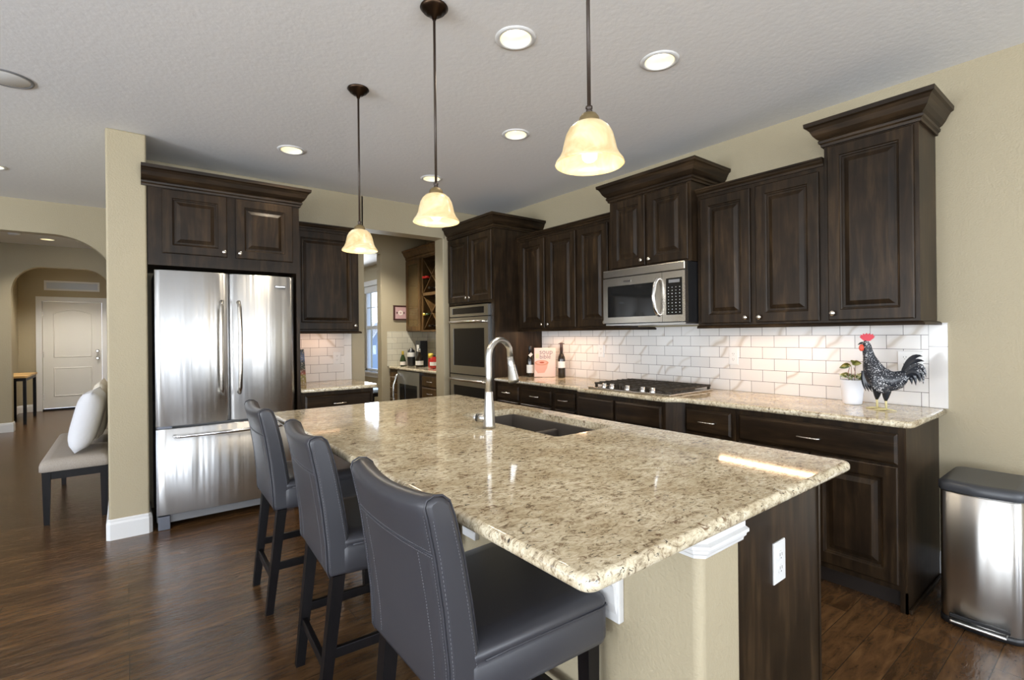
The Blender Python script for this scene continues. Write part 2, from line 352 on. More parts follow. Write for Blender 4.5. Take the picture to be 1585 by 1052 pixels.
        H = [[s.bm.verts.new((x, y, z)) for x, y in hole] for z in (z0, z1)]; k = len(hole)
        for i in range(k): s.bm.faces.new((H[0][i], H[1][i], H[1][(i + 1) % k], H[0][(i + 1) % k]))
        for ring, h, nz in ((R[0], H[0], -1), (R[-1], H[1], 1)):
            es = []
            for lp in (ring, h):
                for i in range(len(lp)):
                    e = s.bm.edges.get((lp[i], lp[(i + 1) % len(lp)])) or s.bm.edges.new((lp[i], lp[(i + 1) % len(lp)])); es.append(e)
            res = bmesh.ops.triangle_fill(s.bm, use_beauty=True, use_dissolve=False, edges=es, normal=(0, 0, nz))
        return s
    def build(s, name, mat, parent=None, L=(0, 0, 0), fix=True, **props):
        if fix: bmesh.ops.recalc_face_normals(s.bm, faces=s.bm.faces)
        bmesh.ops.translate(s.bm, verts=s.bm.verts, vec=-Vector(L))
        me = bpy.data.meshes.new(name); s.bm.to_mesh(me); s.bm.free()
        me.materials.append(MATS[mat])
        o = bpy.data.objects.new(name, me); C.objects.link(o)
        if parent: o.parent = parent
        else: o.location = L
        for k, v in props.items(): o[k] = v
        return o
def tag(o, label=None, cat=None, group=None, kind=None):
    if label: o['label'] = label
    if cat: o['category'] = cat
    if group: o['group'] = group
    if kind: o['kind'] = kind
    return o
class Thing:
    def __init__(s, name, label, cat, L, group=None):
        s.L = Vector(L); s.o = bpy.data.objects.new(name, None); s.o.empty_display_size = 0.05; C.objects.link(s.o); s.o.location = s.L; tag(s.o, label, cat, group)
    def part(s, name, mb, mat, parent=None, label=None):
        o = mb.build(name, mat, parent or s.o, s.L)
        if label: o['label'] = label
        return o
def one(name, mb, mat, label, cat, L=(0, 0, 0), group=None): return tag(mb.build(name, mat, None, L), label, cat, group)
def struct(name, mb, mat, parent=None, **kw):
    o = mb.build(name, mat, parent)
    if not parent: o['kind'] = 'structure'
    return o
def copy_tree(o, parent=None):
    c = o.copy(); C.objects.link(c)
    if parent: c.parent = parent
    for ch in list(o.children): copy_tree(ch, c)
    return c
def rrect(x0, x1, y0, y1, r, n=5, rs=None):           # CCW rounded rectangle
    rs = rs or (r,) * 4; out = []
    for (cx, cy, a0, q) in ((x1, y0, -PI / 2, rs[0]), (x1, y1, 0, rs[1]), (x0, y1, PI / 2, rs[2]), (x0, y0, PI, rs[3])):
        sx = -1 if cx == x1 else 1; sy = -1 if cy == y1 else 1
        if q <= 0: out.append((cx, cy)); continue
        for k in range(n + 1): a = a0 + PI / 2 * k / n; out.append((cx + sx * q + q * math.cos(a), cy + sy * q + q * math.sin(a)))
    return out

# panel planes: a = along wall, z up, d = out of the face
def face_right(x): return lambda a, z, d: (x - d, a, z)
def face_back(y): return lambda a, z, d: (a, y - d, z)
def ringpanel(mb, Fm, a0, a1, z0, z1, steps, sm=False):
    rr = [[Fm(a0 + i, z0 + i, d), Fm(a1 - i, z0 + i, d), Fm(a1 - i, z1 - i, d), Fm(a0 + i, z1 - i, d)] for i, d in steps]
    mb.rings(rr, True, True, True, sm); return mb
def door_steps(w, h):
    s = min(0.058, w * 0.2)
    return [(0, 0), (0, 0.015), (0.005, 0.020), (s, 0.020), (s + 0.004, 0.013), (s + 0.010, 0.011), (s + 0.013, 0.006), (s + 0.024, 0.006), (s + 0.048, 0.0165), (s + 0.052, 0.0165)]
DRAWER = [(0, 0), (0, 0.010), (0.004, 0.013), (0.012, 0.020), (0.016, 0.020)]
def knob(T, Fm, a, z, parent, d0=0.020):
    mb = MB(); c = Vector(Fm(a, z, d0)); n = (Vector(Fm(a, z, 1)) - Vector(Fm(a, z, 0)))
    q = n.to_track_quat('Z', 'Y'); rr = []
    for r, h in ((0.007, 0), (0.0055, 0.004), (0.0055, 0.010), (0.012, 0.014), (0.0155, 0.019), (0.0145, 0.024), (0.009, 0.0275), (0.002, 0.028)):
        rr.append([c + q @ Vector((r * math.cos(2 * PI * k / 16), r * math.sin(2 * PI * k / 16), h)) for k in range(16)])
    mb.rings(rr); return T.part('knob', mb, 'nickel', parent)
def pull(T, Fm, a, z, parent, w=0.055, d0=0.020, mat='nickel'):
    mb = MB()
    pts = [Fm(a - w, z, d0), Fm(a - w, z, d0 + 0.016), Fm(a - w * 0.85, z, d0 + 0.026), Fm(a - w * 0.4, z, d0 + 0.031), Fm(a + w * 0.4, z, d0 + 0.031), Fm(a + w * 0.85, z, d0 + 0.026), Fm(a + w, z, d0 + 0.016), Fm(a + w, z, d0)]
    mb.tube(pts, [0.007, 0.0055, 0.0055, 0.005, 0.005, 0.0055, 0.0055, 0.007], 8); return T.part('handle', mb, mat, parent)
def door(T, Fm, a0, a1, z0, z1, kb=None, mat='cabinet_wood'):
    o = T.part('door', ringpanel(MB(), Fm, a0, a1, z0, z1, door_steps(a1 - a0, z1 - z0)), mat)
    if kb: knob(T, Fm, kb[0], kb[1], o)
    return o
def drawer(T, Fm, a0, a1, z0, z1, handle=True, mat='cabinet_wood_level'):
    o = T.part('drawer', ringpanel(MB(), Fm, a0, a1, z0, z1, DRAWER), mat)
    if handle: pull(T, Fm, (a0 + a1) / 2, (z0 + z1) / 2, o)
    return o
CROWN = [(0, 2.392), (0.012, 2.392), (0.014, 2.405), (0.022, 2.412), (0.024, 2.424), (0.018, 2.432), (0.030, 2.440), (0.044, 2.458), (0.056, 2.484), (0.066, 2.500), (0.078, 2.506), (0.080, 2.528), (0, 2.528)]
def small_crown(z): return [(0, z), (0.010, z), (0.014, z + 0.012), (0.024, z + 0.020), (0.030, z + 0.032), (0.036, z + 0.034), (0.036, z + 0.045), (0, z + 0.045)]
def rail(z): return [(0, z), (0.020, z), (0.022, z + 0.010), (0.014, z + 0.018), (0, z + 0.022)]

# ------------------------------------------------------------------ room shell
XR, YB, ZC = 3.49, 4.83, 2.745
X0, Y0, Y1 = -5.5, -4.5, 12.7
mb = MB(); mb.box(X0 - 0.15, XR + 0.15, Y0 - 0.15, Y1 + 0.15, -0.08, 0.0); struct('floor', mb, 'plank_floor')
CANS = [(1.47, 1.834), (2.187, 1.54), (2.173, 2.72), (0.993, 3.95), (2.172, 3.935), (-0.85, 5.73), (-0.86, 9.50), (-0.80, 11.40), (2.30, 5.75), (-2.2, 9.0)]  # last three are out of view, added to light foyer, pantry and hall
mb = MB(); bm = mb.bm
def loop(pts):
    vs = [bm.verts.new(p) for p in pts]; return [bm.edges.new((vs[i], vs[(i + 1) % len(vs)])) for i in range(len(vs))]
es = loop([(X0 - 0.15, Y0 - 0.15, ZC), (XR + 0.15, Y0 - 0.15, ZC), (XR + 0.15, Y1 + 0.15, ZC), (X0 - 0.15, Y1 + 0.15, ZC)])
for cx, cy in CANS: es += loop([(cx + 0.075 * math.cos(2 * PI * k / 24), cy + 0.075 * math.sin(2 * PI * k / 24), ZC) for k in range(24)])
bmesh.ops.triangle_fill(bm, use_beauty=True, use_dissolve=False, edges=es, normal=(0, 0, -1))
r = bmesh.ops.extrude_face_region(bm, geom=list(bm.faces)); bmesh.ops.translate(bm, verts=[g for g in r['geom'] if isinstance(g, bmesh.types.BMVert)], vec=(0, 0, 0.16))
struct('ceiling', mb, 'ceiling_paint')
T_ = 0.12
# right wall with the dining window opening
WY0, WY1, WZ0, WZ1 = 8.02, 8.93, 0.70, 2.24
mb = MB(); x0, x1 = XR, XR + 0.15
mb.box(x0, x1, Y0, WY0, 0, ZC).box(x0, x1, WY1, Y1, 0, ZC).box(x0, x1, WY0, WY1, 0, WZ0).box(x0, x1, WY0, WY1, WZ1, ZC); struct('wall_right', mb, 'wall_paint')
# kitchen back wall with the cased-less opening to the pantry
OX0, OX1, OZ, YB2 = 1.89, 2.80, 2.42, 5.02
mb = MB(); mb.box(0.12, OX0, YB, YB2, 0, ZC, 0.006).box(OX1, XR, YB, YB2, 0, ZC, 0.012, 3, True).box(OX0 - 0.02, OX1 + 0.02, YB, YB2, OZ, ZC); struct('wall_back', mb, 'wall_paint')
# stub wall beside the refrigerator
mb = MB(); mb.box(-0.100, 0.120, 4.242, 6.90, 0, ZC, 0.012, 3, True); struct('wall_refrigerator_side', mb, 'wall_paint')
# arch walls
def arch_wall(name, xa, xb, y, t, ox0, ox1, ztop, zspr, rad):
    # wall panel xa..xb with opening ox0..ox1: jambs, header with curved haunches
    mb = MB()
    if ox0 > xa: mb.box(xa, ox0, y, y + t, 0, ZC)
    if xb > ox1: mb.box(ox1, xb, y, y + t, 0, ZC)
    n = 12; pts = [(ox0, y, ZC), (ox0, y, zspr)]
    for k in range(1, n + 1): a = PI - PI / 2 * k / n; pts.append((ox0 + rad + rad * math.cos(a), y, zspr + (ztop - zspr) * math.sin(a)))
    for k in range(0, n + 1): a = PI / 2 - PI / 2 * k / n; pts.append((ox1 - rad + rad * math.cos(a), y, zspr + (ztop - zspr) * math.sin(a)))
    pts.append((ox1, y, ZC)); mb.prism(pts, (0, t, 0)); return struct(name, mb, 'wall_paint')
arch_wall('wall_arch', X0, -0.10, 6.90, 0.14, -2.60, -0.10, 2.42, 1.99, 0.50)
arch_wall('wall_entry', X0, 0.12, 10.15, 0.14, -1.315, -0.17, 2.42, 2.05, 0.34)
mb = MB(); mb.box(-1.70, -1.56, 10.29, Y1, 0, ZC); struct('wall_foyer_left', mb, 'wall_paint')
mb = MB(); mb.box(-0.17, 0.12, 10.29, Y1, 0, ZC); struct('wall_foyer_right', mb, 'wall_paint')
mb = MB(); mb.box(-0.10, 0.02, 7.04, 10.15, 0, ZC); struct('wall_hall_right', mb, 'wall_paint')
# front door wall with door and transom openings
DX0, DX1, DZ, TX0, TX1, TZ0, TZ1 = -1.235, -0.375, 2.055, -1.205, -0.405, 2.262, 2.445
mb = MB(); y0, y1 = 12.70, 12.85
mb.box(X0 - 0.15, DX0, y0, y1, 0, ZC).box(DX1, XR + 0.15, y0, y1, 0, ZC).box(DX0, DX1, y0, y1, DZ, TZ0).box(DX0, DX1, y0, y1, TZ1, ZC).box(DX0, TX0, y0, y1, TZ0, TZ1).box(TX1, DX1, y0, y1, TZ0, TZ1)
struct('wall_front', mb, 'wall_paint')
# pantry: rear wall with doorway to the dining room, left wall
PY = 6.50
PDX0, PDX1, PDZ = 2.05, 2.78, 2.47
mb = MB(); mb.box(0.12, PDX0, PY, PY + 0.14, 0, ZC).box(PDX1, XR, PY, PY + 0.14, 0, ZC, 0.006).box(PDX0, PDX1 + 0.01, PY, PY + 0.14, PDZ, ZC); struct('wall_pantry', mb, 'wall_paint')
# rear and left walls of the great room (behind the camera) with assumed window openings for the daylight lamps
def win_wall(name, axis, c0, c1, lo, hi, wins, z0, z1):
    mb = MB(); cur = lo
    def bx(a, b_, za, zb):
        if axis == 'Y': mb.box(a, b_, c0, c1, za, zb)
        else: mb.box(c0, c1, a, b_, za, zb)
    for a, b_ in wins:
        bx(cur, a, 0, ZC); bx(a, b_, 0, z0); bx(a, b_, z1, ZC); cur = b_
    bx(cur, hi, 0, ZC); return struct(name, mb, 'wall_paint')
REARW = [(-4.15, -2.25), (-1.55, 0.35), (1.15, 3.05)]; LEFTW = [(-2.5, -0.7), (0.5, 2.3), (3.5, 5.3)]
win_wall('wall_rear', 'Y', Y0 - 0.15, Y0, X0 - 0.15, XR + 0.15, REARW, 0.05, 2.50)
win_wall('wall_left', 'X', X0 - 0.15, X0, Y0, Y1, LEFTW, 0.05, 2.50)
# baseboards
BBP = [(0.0005, 0), (0.015, 0), (0.015, 0.105), (0.010, 0.118), (0.010, 0.128), (0.004, 0.136), (0.0005, 0.136)]
mb = MB(); mb.sweep([(0.120, 4.60), (0.120, 4.254), (0.108, 4.242), (-0.088, 4.242), (-0.100, 4.254), (-0.100, 6.88)][::-1], BBP)
struct('baseboard_stub', mb, 'white_trim')
mb = MB(); mb.sweep([(XR, -4.45), (XR, 0.700)][::-1], BBP); struct('baseboard_right', mb, 'white_trim')
mb = MB(); mb.sweep([(X0, 10.15), (-1.315, 10.15), (-1.315, 10.29)], BBP); struct('baseboard_entry', mb, 'white_trim')
mb = MB(); mb.sweep([(-1.56, 10.35), (-1.56, 12.58), (-1.44, 12.70), (-1.325, 12.70)], BBP); struct('baseboard_foyer', mb, 'white_trim')

mb = MB(); mb.box(0.12, 3.489, 6.645, 12.69, 2.60, 2.744); struct('trim_4', mb, 'ceiling_paint')
# ------------------------------------------------------------------ front door, transom, dining window
def dpanel(mb, x0, x1, z0, z1, y, arch=0.0):
    n = 10
    def outline(i):
        p = [(x0 + i, z0 + i), (x1 - i, z0 + i)]
        for k in range(n + 1):
            t = k / n; xx = (x1 - i) + ((x0 + i) - (x1 - i)) * t; p.append((xx, z1 - i - arch + arch * math.sin(PI * t) ** 0.8 if arch else z1 - i))
        return p
    rr = [[(x, y - d, z) for x, z in outline(i)] for i, d in ((0, 0), (0.0, 0.002), (0.012, 0.010), (0.020, 0.004), (0.030, 0.003))]
    mb.rings(rr, True, False, True, False)
dr = MB(); dr.box(DX0 + 0.004, DX1 - 0.004, 12.715, 12.755, 0.035, DZ - 0.005)
dpanel(dr, DX0 + 0.15, DX1 - 0.15, 0.99, 1.90, 12.715, 0.07); dpanel(dr, DX0 + 0.15, DX1 - 0.15, 0.25, 0.80, 12.715)
d1 = struct('door_1', dr, 'door_white'); tag(d1, 'white two-panel entry door with arched upper panel')
mb = MB()
for z in (0.96, 1.10): mb.lathe([(0.03, 0), (0.03, 0.012), (0.012, 0.016), (0.012, 0.035), (0.024, 0.045), (0.026, 0.06), (0.012, 0.07)], (DX1 - 0.07, 12.715, z), 16, '-Y', caps=(False, True))
mb.build('door_handle', 'chrome', d1)
for z in (0.25, 1.05, 1.82): MB().box(DX0 - 0.004, DX0 + 0.012, 12.705, 12.72, z - 0.05, z + 0.05).build('hinge', 'nickel', d1)
mb = MB(); CAS = [(0, 12.70), (0, 12.685), (0.07, 12.680), (0.075, 12.70)]
mb.box(DX0 - 0.085, DX0 - 0.002, 12.676, 12.70, 0, DZ + 0.085).box(DX1 + 0.002, DX1 + 0.085, 12.676, 12.70, 0, DZ + 0.085).box(DX0 - 0.002, DX1 + 0.002, 12.676, 12.70, DZ + 0.002, DZ + 0.085)
struct('trim_1', mb, 'white_trim')
mb = MB(); mb.box(DX0 - 0.0, DX1, 12.64, 12.715, 0.0, 0.032); struct('trim_2', mb, 'espresso_wood')
mb = MB(); w = 0.030
mb.box(TX0, TX1, 12.69, 12.78, TZ0, TZ0 + w).box(TX0, TX1, 12.69, 12.78, TZ1 - w, TZ1).box(TX0, TX0 + w, 12.69, 12.78, TZ0 + w, TZ1 - w).box(TX1 - w, TX1, 12.69, 12.78, TZ0 + w, TZ1 - w)
w2 = struct('window_2', mb, 'white_trim'); MB().box(TX0 + w, TX1 - w, 12.74, 12.745, TZ0 + w, TZ1 - w).build('frosted_pane', 'shade_frost', w2)
# dining room window
mb = MB(); fx0, fx1 = XR + 0.03, XR + 0.10; f = 0.045; zm = 1.49
mb.box(fx0, fx1, WY0, WY1, WZ0, WZ0 + f).box(fx0, fx1, WY0, WY1, WZ1 - f, WZ1).box(fx0, fx1, WY0, WY0 + f, WZ0, WZ1).box(fx0, fx1, WY1 - f, WY1, WZ0, WZ1)
mb.box(fx0 - 0.01, fx1, WY0 + f, WY1 - f, zm - 0.03, zm + 0.03)
mb.box(fx0 + 0.01, fx0 + 0.035, WY0 + f, WY1 - f, 1.85, 1.862)
w1 = struct('window_1', mb, 'white_trim')
MB().box(fx0 + 0.02, fx0 + 0.026, WY0 + f, WY1 - f, WZ0 + f, WZ1 - f).build('pane', 'clear_glass', w1)
MB().box(XR - 0.05, XR + 0.03, WY0 - 0.06, WY1 + 0.06, WZ0 - 0.03, WZ0 + 0.0, 0.004).build('window_sill', 'white_trim', w1)
mb = MB(); mb.box(XR - 0.018, XR - 0.001, WY0 - 0.09, WY0, WZ0, WZ1).box(XR - 0.018, XR - 0.001, WY1, WY1 + 0.09, WZ0, WZ1).box(XR - 0.018, XR - 0.001, WY0 - 0.09, WY1 + 0.09, WZ1, WZ1 + 0.09).box(XR - 0.018, XR - 0.001, WY0 - 0.09, WY1 + 0.09, WZ0 - 0.10, WZ0 - 0.03)
struct('trim_3', mb, 'white_trim')
MB().box(XR + 0.002, XR + 0.045, WY0 + 0.01, WY1 - 0.01, WZ1 - 0.12, WZ1 - 0.002).build('raised_blind', 'white_trim', w1)

# outside
mb = MB(); mb.box(4.5, 60, -10, 60, -1.2, -1.0); struct('ground', mb, 'lawn')
T = Thing('neighbour_house', 'blue-grey gabled neighbouring house seen through the dining window', 'house', (14, 25, -1.0))
mb = MB(); mb.box(11, 19, 22.0, 27.8, -1.0, 0.9); mb.prism([(11, 22.0, 0.9), (11, 27.8, 0.9), (11, 25.8, 1.9)], (8, 0, 0)); T.part('siding', mb, 'house_siding')
mb = MB(); mb.prism([(10.7, 21.7, 0.80), (10.7, 25.8, 1.92), (10.7, 28.1, 0.78), (10.7, 28.1, 0.90), (10.7, 25.8, 2.06), (10.7, 21.7, 0.92)], (8.6, 0, 0)); T.part('roof', mb, 'house_roof')

# ------------------------------------------------------------------ recessed lights, speaker, detector
CANLAB = ['recessed ceiling light between the rods of the middle and front pendants, near the top', 'recessed ceiling light nearest the right wall and its tall end cabinet', 'recessed ceiling light just left of the front pendant shade',
          'recessed ceiling light above the refrigerator cabinet', 'recessed ceiling light right behind the middle pendant', 'recessed ceiling light cut by the left edge, before the arch', 'recessed ceiling light in the hall beyond the arch', 'added unseen recessed ceiling light in front of the entry door', 'added unseen recessed ceiling light inside the pantry', 'added unseen recessed ceiling light at the far left of the hall']
CANPOW = [6, 6, 6, 6, 6, 8, 20, 46, 50, 20]
for (cx, cy), lab, pw in zip(CANS, CANLAB, CANPOW):
    T = Thing('recessed_light', lab, 'ceiling light', (cx, cy, ZC), 'recessed ceiling lights')
    T.part('trim_ring', MB().lathe([(0.074, ZC + 0.001), (0.074, ZC - 0.005), (0.080, ZC - 0.008), (0.097, ZC - 0.004), (0.098, ZC - 0.0005)], (cx, cy, 0), 36), 'white_trim')
    T.part('baffle', MB().lathe([(0.0735, ZC - 0.004), (0.070, ZC + 0.02), (0.062, ZC + 0.075), (0.05, ZC + 0.085)], (cx, cy, 0), 36), 'can_baffle')
    T.part('bulb', MB().lathe([(0.052, ZC + 0.083), (0.050, ZC + 0.055), (0.044, ZC + 0.042), (0.02, ZC + 0.036), (0.001, ZC + 0.035)], (cx, cy, 0), 28), 'can_bulb_glow')
    l = bpy.data.lights.new('can_lamp', 'SPOT'); l.energy = pw * 3.2; l.color = (1, 0.86, 0.66) if cy < 5.5 else (1, 0.94, 0.84); l.spot_size = math.radians(125); l.spot_blend = 0.6; l.shadow_soft_size = 0.05
    lo = bpy.data.objects.new('can_lamp', l); C.objects.link(lo); lo.parent = T.o; lo.location = (0, 0, 0.02)
T = Thing('ceiling_speaker', 'round white flush ceiling speaker at the upper left', 'speaker', (-0.50, 3.76, ZC))
T.part('rim', MB().lathe([(0.115, ZC - 0.0005), (0.113, ZC - 0.006), (0.104, ZC - 0.007), (0.100, ZC - 0.003)], (-0.50, 3.76, 0), 40), 'grey_plastic')
T.part('grille', MB().lathe([(0.102, ZC - 0.002), (0.095, ZC - 0.006), (0.001, ZC - 0.007)], (-0.50, 3.76, 0), 40), 'white_plastic')
one('smoke_detector', MB().lathe([(0.06, ZC - 0.0005), (0.06, ZC - 0.02), (0.05, ZC - 0.032), (0.001, ZC - 0.034)], (-1.15, 9.15, 0), 24), 'white_plastic', 'small white smoke detector on the hall ceiling beyond the arch', 'smoke detector')

# ------------------------------------------------------------------ pendants
def pendant():
    T = Thing('pendant_light', 'x', 'pendant light', (0, 0, ZC), 'island pendant lights')
    T.part('canopy', MB().lathe([(0.058, ZC - 0.0005), (0.060, ZC - 0.006), (0.052, ZC - 0.012), (0.048, ZC - 0.020), (0.034, ZC - 0.024), (0.030, ZC - 0.034), (0.012, ZC - 0.038), (0.008, ZC - 0.056)], (0, 0, 0), 32, caps=(True, True)), 'bronze')
    T.part('rod', MB().lathe([(0.0055, ZC - 0.05), (0.0055, 1.985)], (0, 0, 0), 12, caps=(True, True)), 'dark_bronze')
    T.part('collar', MB().lathe([(0.006, 1.992), (0.010, 1.990), (0.010, 1.984), (0.007, 1.981), (0.009, 1.978), (0.009, 1.972)], (0, 0, 0), 16, caps=(True, True)), 'dark_bronze')
    T.part('socket_cap', MB().lathe([(0.008, 1.973), (0.020, 1.968), (0.028, 1.958), (0.031, 1.945), (0.031, 1.940), (0.012, 1.940)], (0, 0, 0), 24, caps=(True, True)), 'socket_bronze')
    pr = [(0.028, 1.944), (0.044, 1.938), (0.058, 1.925), (0.067, 1.908), (0.073, 1.885), (0.078, 1.862), (0.086, 1.845), (0.096, 1.832), (0.099, 1.824), (0.096, 1.822), (0.084, 1.838), (0.075, 1.858), (0.070, 1.883), (0.064, 1.905), (0.055, 1.922), (0.042, 1.934), (0.028, 1.940)]
    T.part('shade', MB().lathe(pr, (0, 0, 0), 40), 'alabaster_glass')
    T.part('bulb', MB().lathe([(0.001, 1.832), (0.014, 1.833), (0.021, 1.840), (0.023, 1.86), (0.022, 1.90), (0.014, 1.925), (0.012, 1.938)], (0, 0, 0), 20), 'bulb_glow')
    l = bpy.data.lights.new('pendant_lamp', 'POINT'); l.energy = 3.0; l.color = (1, 0.84, 0.62); l.shadow_soft_size = 0.05
    lo = bpy.data.objects.new('pendant_lamp', l); C.objects.link(lo); lo.parent = T.o; lo.location = (0, 0, 1.72 - ZC)
    return T.o
p0 = pendant()
for i, (y, lab) in enumerate(((0.98, 'bell glass pendant nearest the camera with its rod running out of the top'), (1.87, 'bell glass pendant in the middle of the three over the island'), (2.75, 'bell glass pendant farthest away, in front of the cabinet beside the refrigerator'))):
    o = p0 if i == 0 else copy_tree(p0)
    o.location = (1.053, y, ZC); o['label'] = lab

# ------------------------------------------------------------------ refrigerator and its cabinet
T = Thing('refrigerator_cabinet', 'dark brown wall cabinet with crown over the steel refrigerator', 'cabinet', (0.62, 4.24, 1.84))
Fm = face_back(4.240)
mb = MB(); mb.box(0.123, 1.118, 4.240, 4.826, 1.850, 2.40).box(1.092, 1.118, 4.240, 4.826, 0.0, 1.850); T.part('carcass', mb, 'cabinet_wood')
mb = MB(); mb.sweep([(0.124, 4.240), (1.118, 4.240), (1.118, 4.826)], CROWN); mb.sweep([(0.088, 4.240), (0.124, 4.240)], [(max(o, 0.002), z) for o, z in CROWN]); T.part('crown_moulding', mb, 'cabinet_wood_level')
door(T, Fm, 0.205, 0.602, 1.936, 2.385, (0.580, 1.972)); door(T, Fm, 0.660, 1.064, 1.936, 2.385, (0.684, 1.972))
# refrigerator
T = Thing('refrigerator', 'stainless steel french-door refrigerator with bottom freezer drawer', 'refrigerator', (0.61, 4.24, 0.0))
T.part('body', MB().box(0.160, 1.060, 4.265, 4.815, 0.045, 1.80), 'grey_plastic')
def bowed(x0, x1, z0, z1, y, bow, xc0, xc1, th=0.06, n=14):
    prof = []
    for k in range(n + 1):
        x = x0 + (x1 - x0) * k / n; t = (x - xc0) / (xc1 - xc0); e = min(x - x0, x1 - x, 0.012) / 0.012
        prof.append((x, y - bow * (1 - (2 * t - 1) ** 2) + (1 - math.sin(e * PI / 2)) * 0.006))
    rr = []
    for z, s in ((z0, 0.006), (z0 + 0.005, 0), (z1 - 0.005, 0), (z1, 0.006)):
        rr.append([(x, yy + s, z) for x, yy in prof] + [(x1, y + th, z), (x0, y + th, z)])
    return MB().rings(rr, True, True, True, True)
FY = 4.205
dl = T.part('door', bowed(0.157, 0.606, 0.722, 1.815, FY, 0.016, 0.157, 0.606, 0.055), 'stainless')
drr = T.part('door', bowed(0.612, 1.062, 0.722, 1.815, FY, 0.016, 0.612, 1.062, 0.055), 'stainless')
fz = T.part('freezer_drawer', bowed(0.157, 1.062, 0.105, 0.705, FY, 0.020, 0.157, 1.062, 0.055), 'stainless')
def vhandle(x, par, s):
    pts = [(x, FY - 0.012, 1.60), (x, FY - 0.040, 1.605), (x + s * 0.004, FY - 0.055, 1.56), (x + s * 0.008, FY - 0.062, 1.40), (x + s * 0.009, FY - 0.064, 1.26), (x + s * 0.008, FY - 0.062, 1.10), (x + s * 0.004, FY - 0.055, 0.965), (x, FY - 0.040, 0.925), (x, FY - 0.012, 0.93)]
    T.part('handle', MB().tube(pts, [0.013, 0.013, 0.014, 0.014, 0.014, 0.014, 0.014, 0.013, 0.013], 12, up=(0, 1, 0)), 'stainless_warm', par)
vhandle(0.556, dl, -1); vhandle(0.664, drr, 1)
pts = [(0.262, FY - 0.014, 0.652), (0.262, FY - 0.045, 0.652), (0.30, FY - 0.060, 0.652), (0.61, FY - 0.075, 0.652), (0.92, FY - 0.060, 0.652), (0.96, FY - 0.045, 0.652), (0.96, FY - 0.014, 0.652)]
T.part('handle', MB().tube(pts, 0.013, 12), 'chrome', fz)
bd = T.part('badge', MB().box(0.915, 1.002, FY - 0.014, FY - 0.004, 1.722, 1.742, 0.002), 'grey_plastic', drr)
T.part('badge_inlay', MB().box(0.925, 0.995, FY - 0.0155, FY - 0.013, 1.7275, 1.7365), 'chrome')
T.part('grille', MB().box(0.235, 0.985, 4.23, 4.27, 0.045, 0.100), 'grey_plastic')
for x in (0.165, 0.985): T.part('foot', MB().box(x, x + 0.07, 4.215, 4.28, 0.0, 0.095, 0.004), 'steel_side')
T.part('hinge_cover', MB().box(0.165, 0.25, 4.215, 4.26, 0.706, 0.7215), 'steel_side')

# ------------------------------------------------------------------ small run beside the refrigerator
T = Thing('wall_cabinet', 'dark brown single-door wall cabinet directly right of the refrigerator', 'cabinet', (1.42, 4.67, 1.38))
T.part('carcass', MB().box(1.1195, 1.712, 4.515, 4.826, 1.385, 2.29), 'cabinet_wood')
T.part('crown_moulding', MB().sweep([(1.1195, 4.515), (1.712, 4.515), (1.712, 4.826)], small_crown(2.288)), 'cabinet_wood_level')
T.part('light_rail', MB().sweep([(1.1195, 4.515), (1.712, 4.515), (1.712, 4.826)], rail(1.364)), 'cabinet_wood_level')
door(T, face_back(4.515), 1.138, 1.700, 1.400, 2.262, (1.668, 1.436))
T = Thing('base_cabinet', 'low dark cabinet under the short granite counter right of the refrigerator', 'cabinet', (1.42, 4.5, 0))
T.part('carcass', MB().box(1.1195, 1.730, 4.240, 4.826, 0.09, 0.880), 'cabinet_wood')
T.part('toe_kick', MB().box(1.1195, 1.730, 4.31, 4.80, 0.0, 0.09), 'toe_dark')
Fm = face_back(4.240); drawer(T, Fm, 1.150, 1.705, 0.700, 0.850); door(T, Fm, 1.150, 1.42, 0.12, 0.69, (1.39, 0.65)); door(T, Fm, 1.435, 1.705, 0.12, 0.69, (1.465, 0.65))
one('countertop', MB().slab(rrect(1.1195, 1.765, 4.19, 4.827, 0.02, 4, (0.03, 0, 0, 0)), 0.881, 0.914, 0.012), 'granite', 'short granite countertop beside the refrigerator', 'countertop')
bs = one('tile_backsplash', MB().box(1.1195, 1.675, 4.820, 4.8295, 0.9145, 1.384), 'tile_back', 'cream marble subway tile on the short wall right of the refrigerator', 'backsplash')
MB().box(1.6755, 1.753, 4.820, 4.8295, 0.9145, 1.384).build('border_tile', 'tile_border_back', bs)

# ------------------------------------------------------------------ tall oven cabinet, double oven
XF = 2.865
T = Thing('oven_cabinet', 'tall dark cabinet with crown housing the double wall oven', 'cabinet', (3.18, 4.39, 0))
Fm = face_right(XF); ya, yb = 3.950, 4.822
mb = MB(); mb.box(XF, 3.484, ya, yb, 1.665, 2.40).box(XF, 3.484, ya, yb, 0.09, 0.325).box(XF, 3.484, ya, ya + 0.055, 0.325, 1.665).box(XF, 3.484, yb - 0.055, yb, 0.325, 1.665).box(3.40, 3.484, ya + 0.055, yb - 0.055, 0.325, 1.665)
T.part('carcass', mb, 'cabinet_wood'); T.part('toe_kick', MB().box(XF + 0.07, 3.484, ya, yb, 0, 0.09), 'toe_dark')
T.part('crown_moulding', MB().sweep([(XF, yb), (XF, ya), (3.484, ya)][::1], [(o, z) for o, z in CROWN]), 'cabinet_wood_level')
door(T, Fm, 3.975, 4.378, 1.690, 2.382, (4.352, 1.728)); door(T, Fm, 4.392, 4.805, 1.690, 2.382, (4.418, 1.728)); drawer(T, Fm, 3.975, 4.805, 0.11, 0.30)
T = Thing('double_oven', 'stainless double wall oven with two black glass doors', 'oven', (2.86, 4.386, 0.33))
oy0, oy1 = 4.020, 4.752; Fo = face_right(2.864)
T.part('body', MB().box(2.866, 3.38, oy0 - 0.01, oy1 + 0.01, 0.335, 1.655), 'black_plastic')
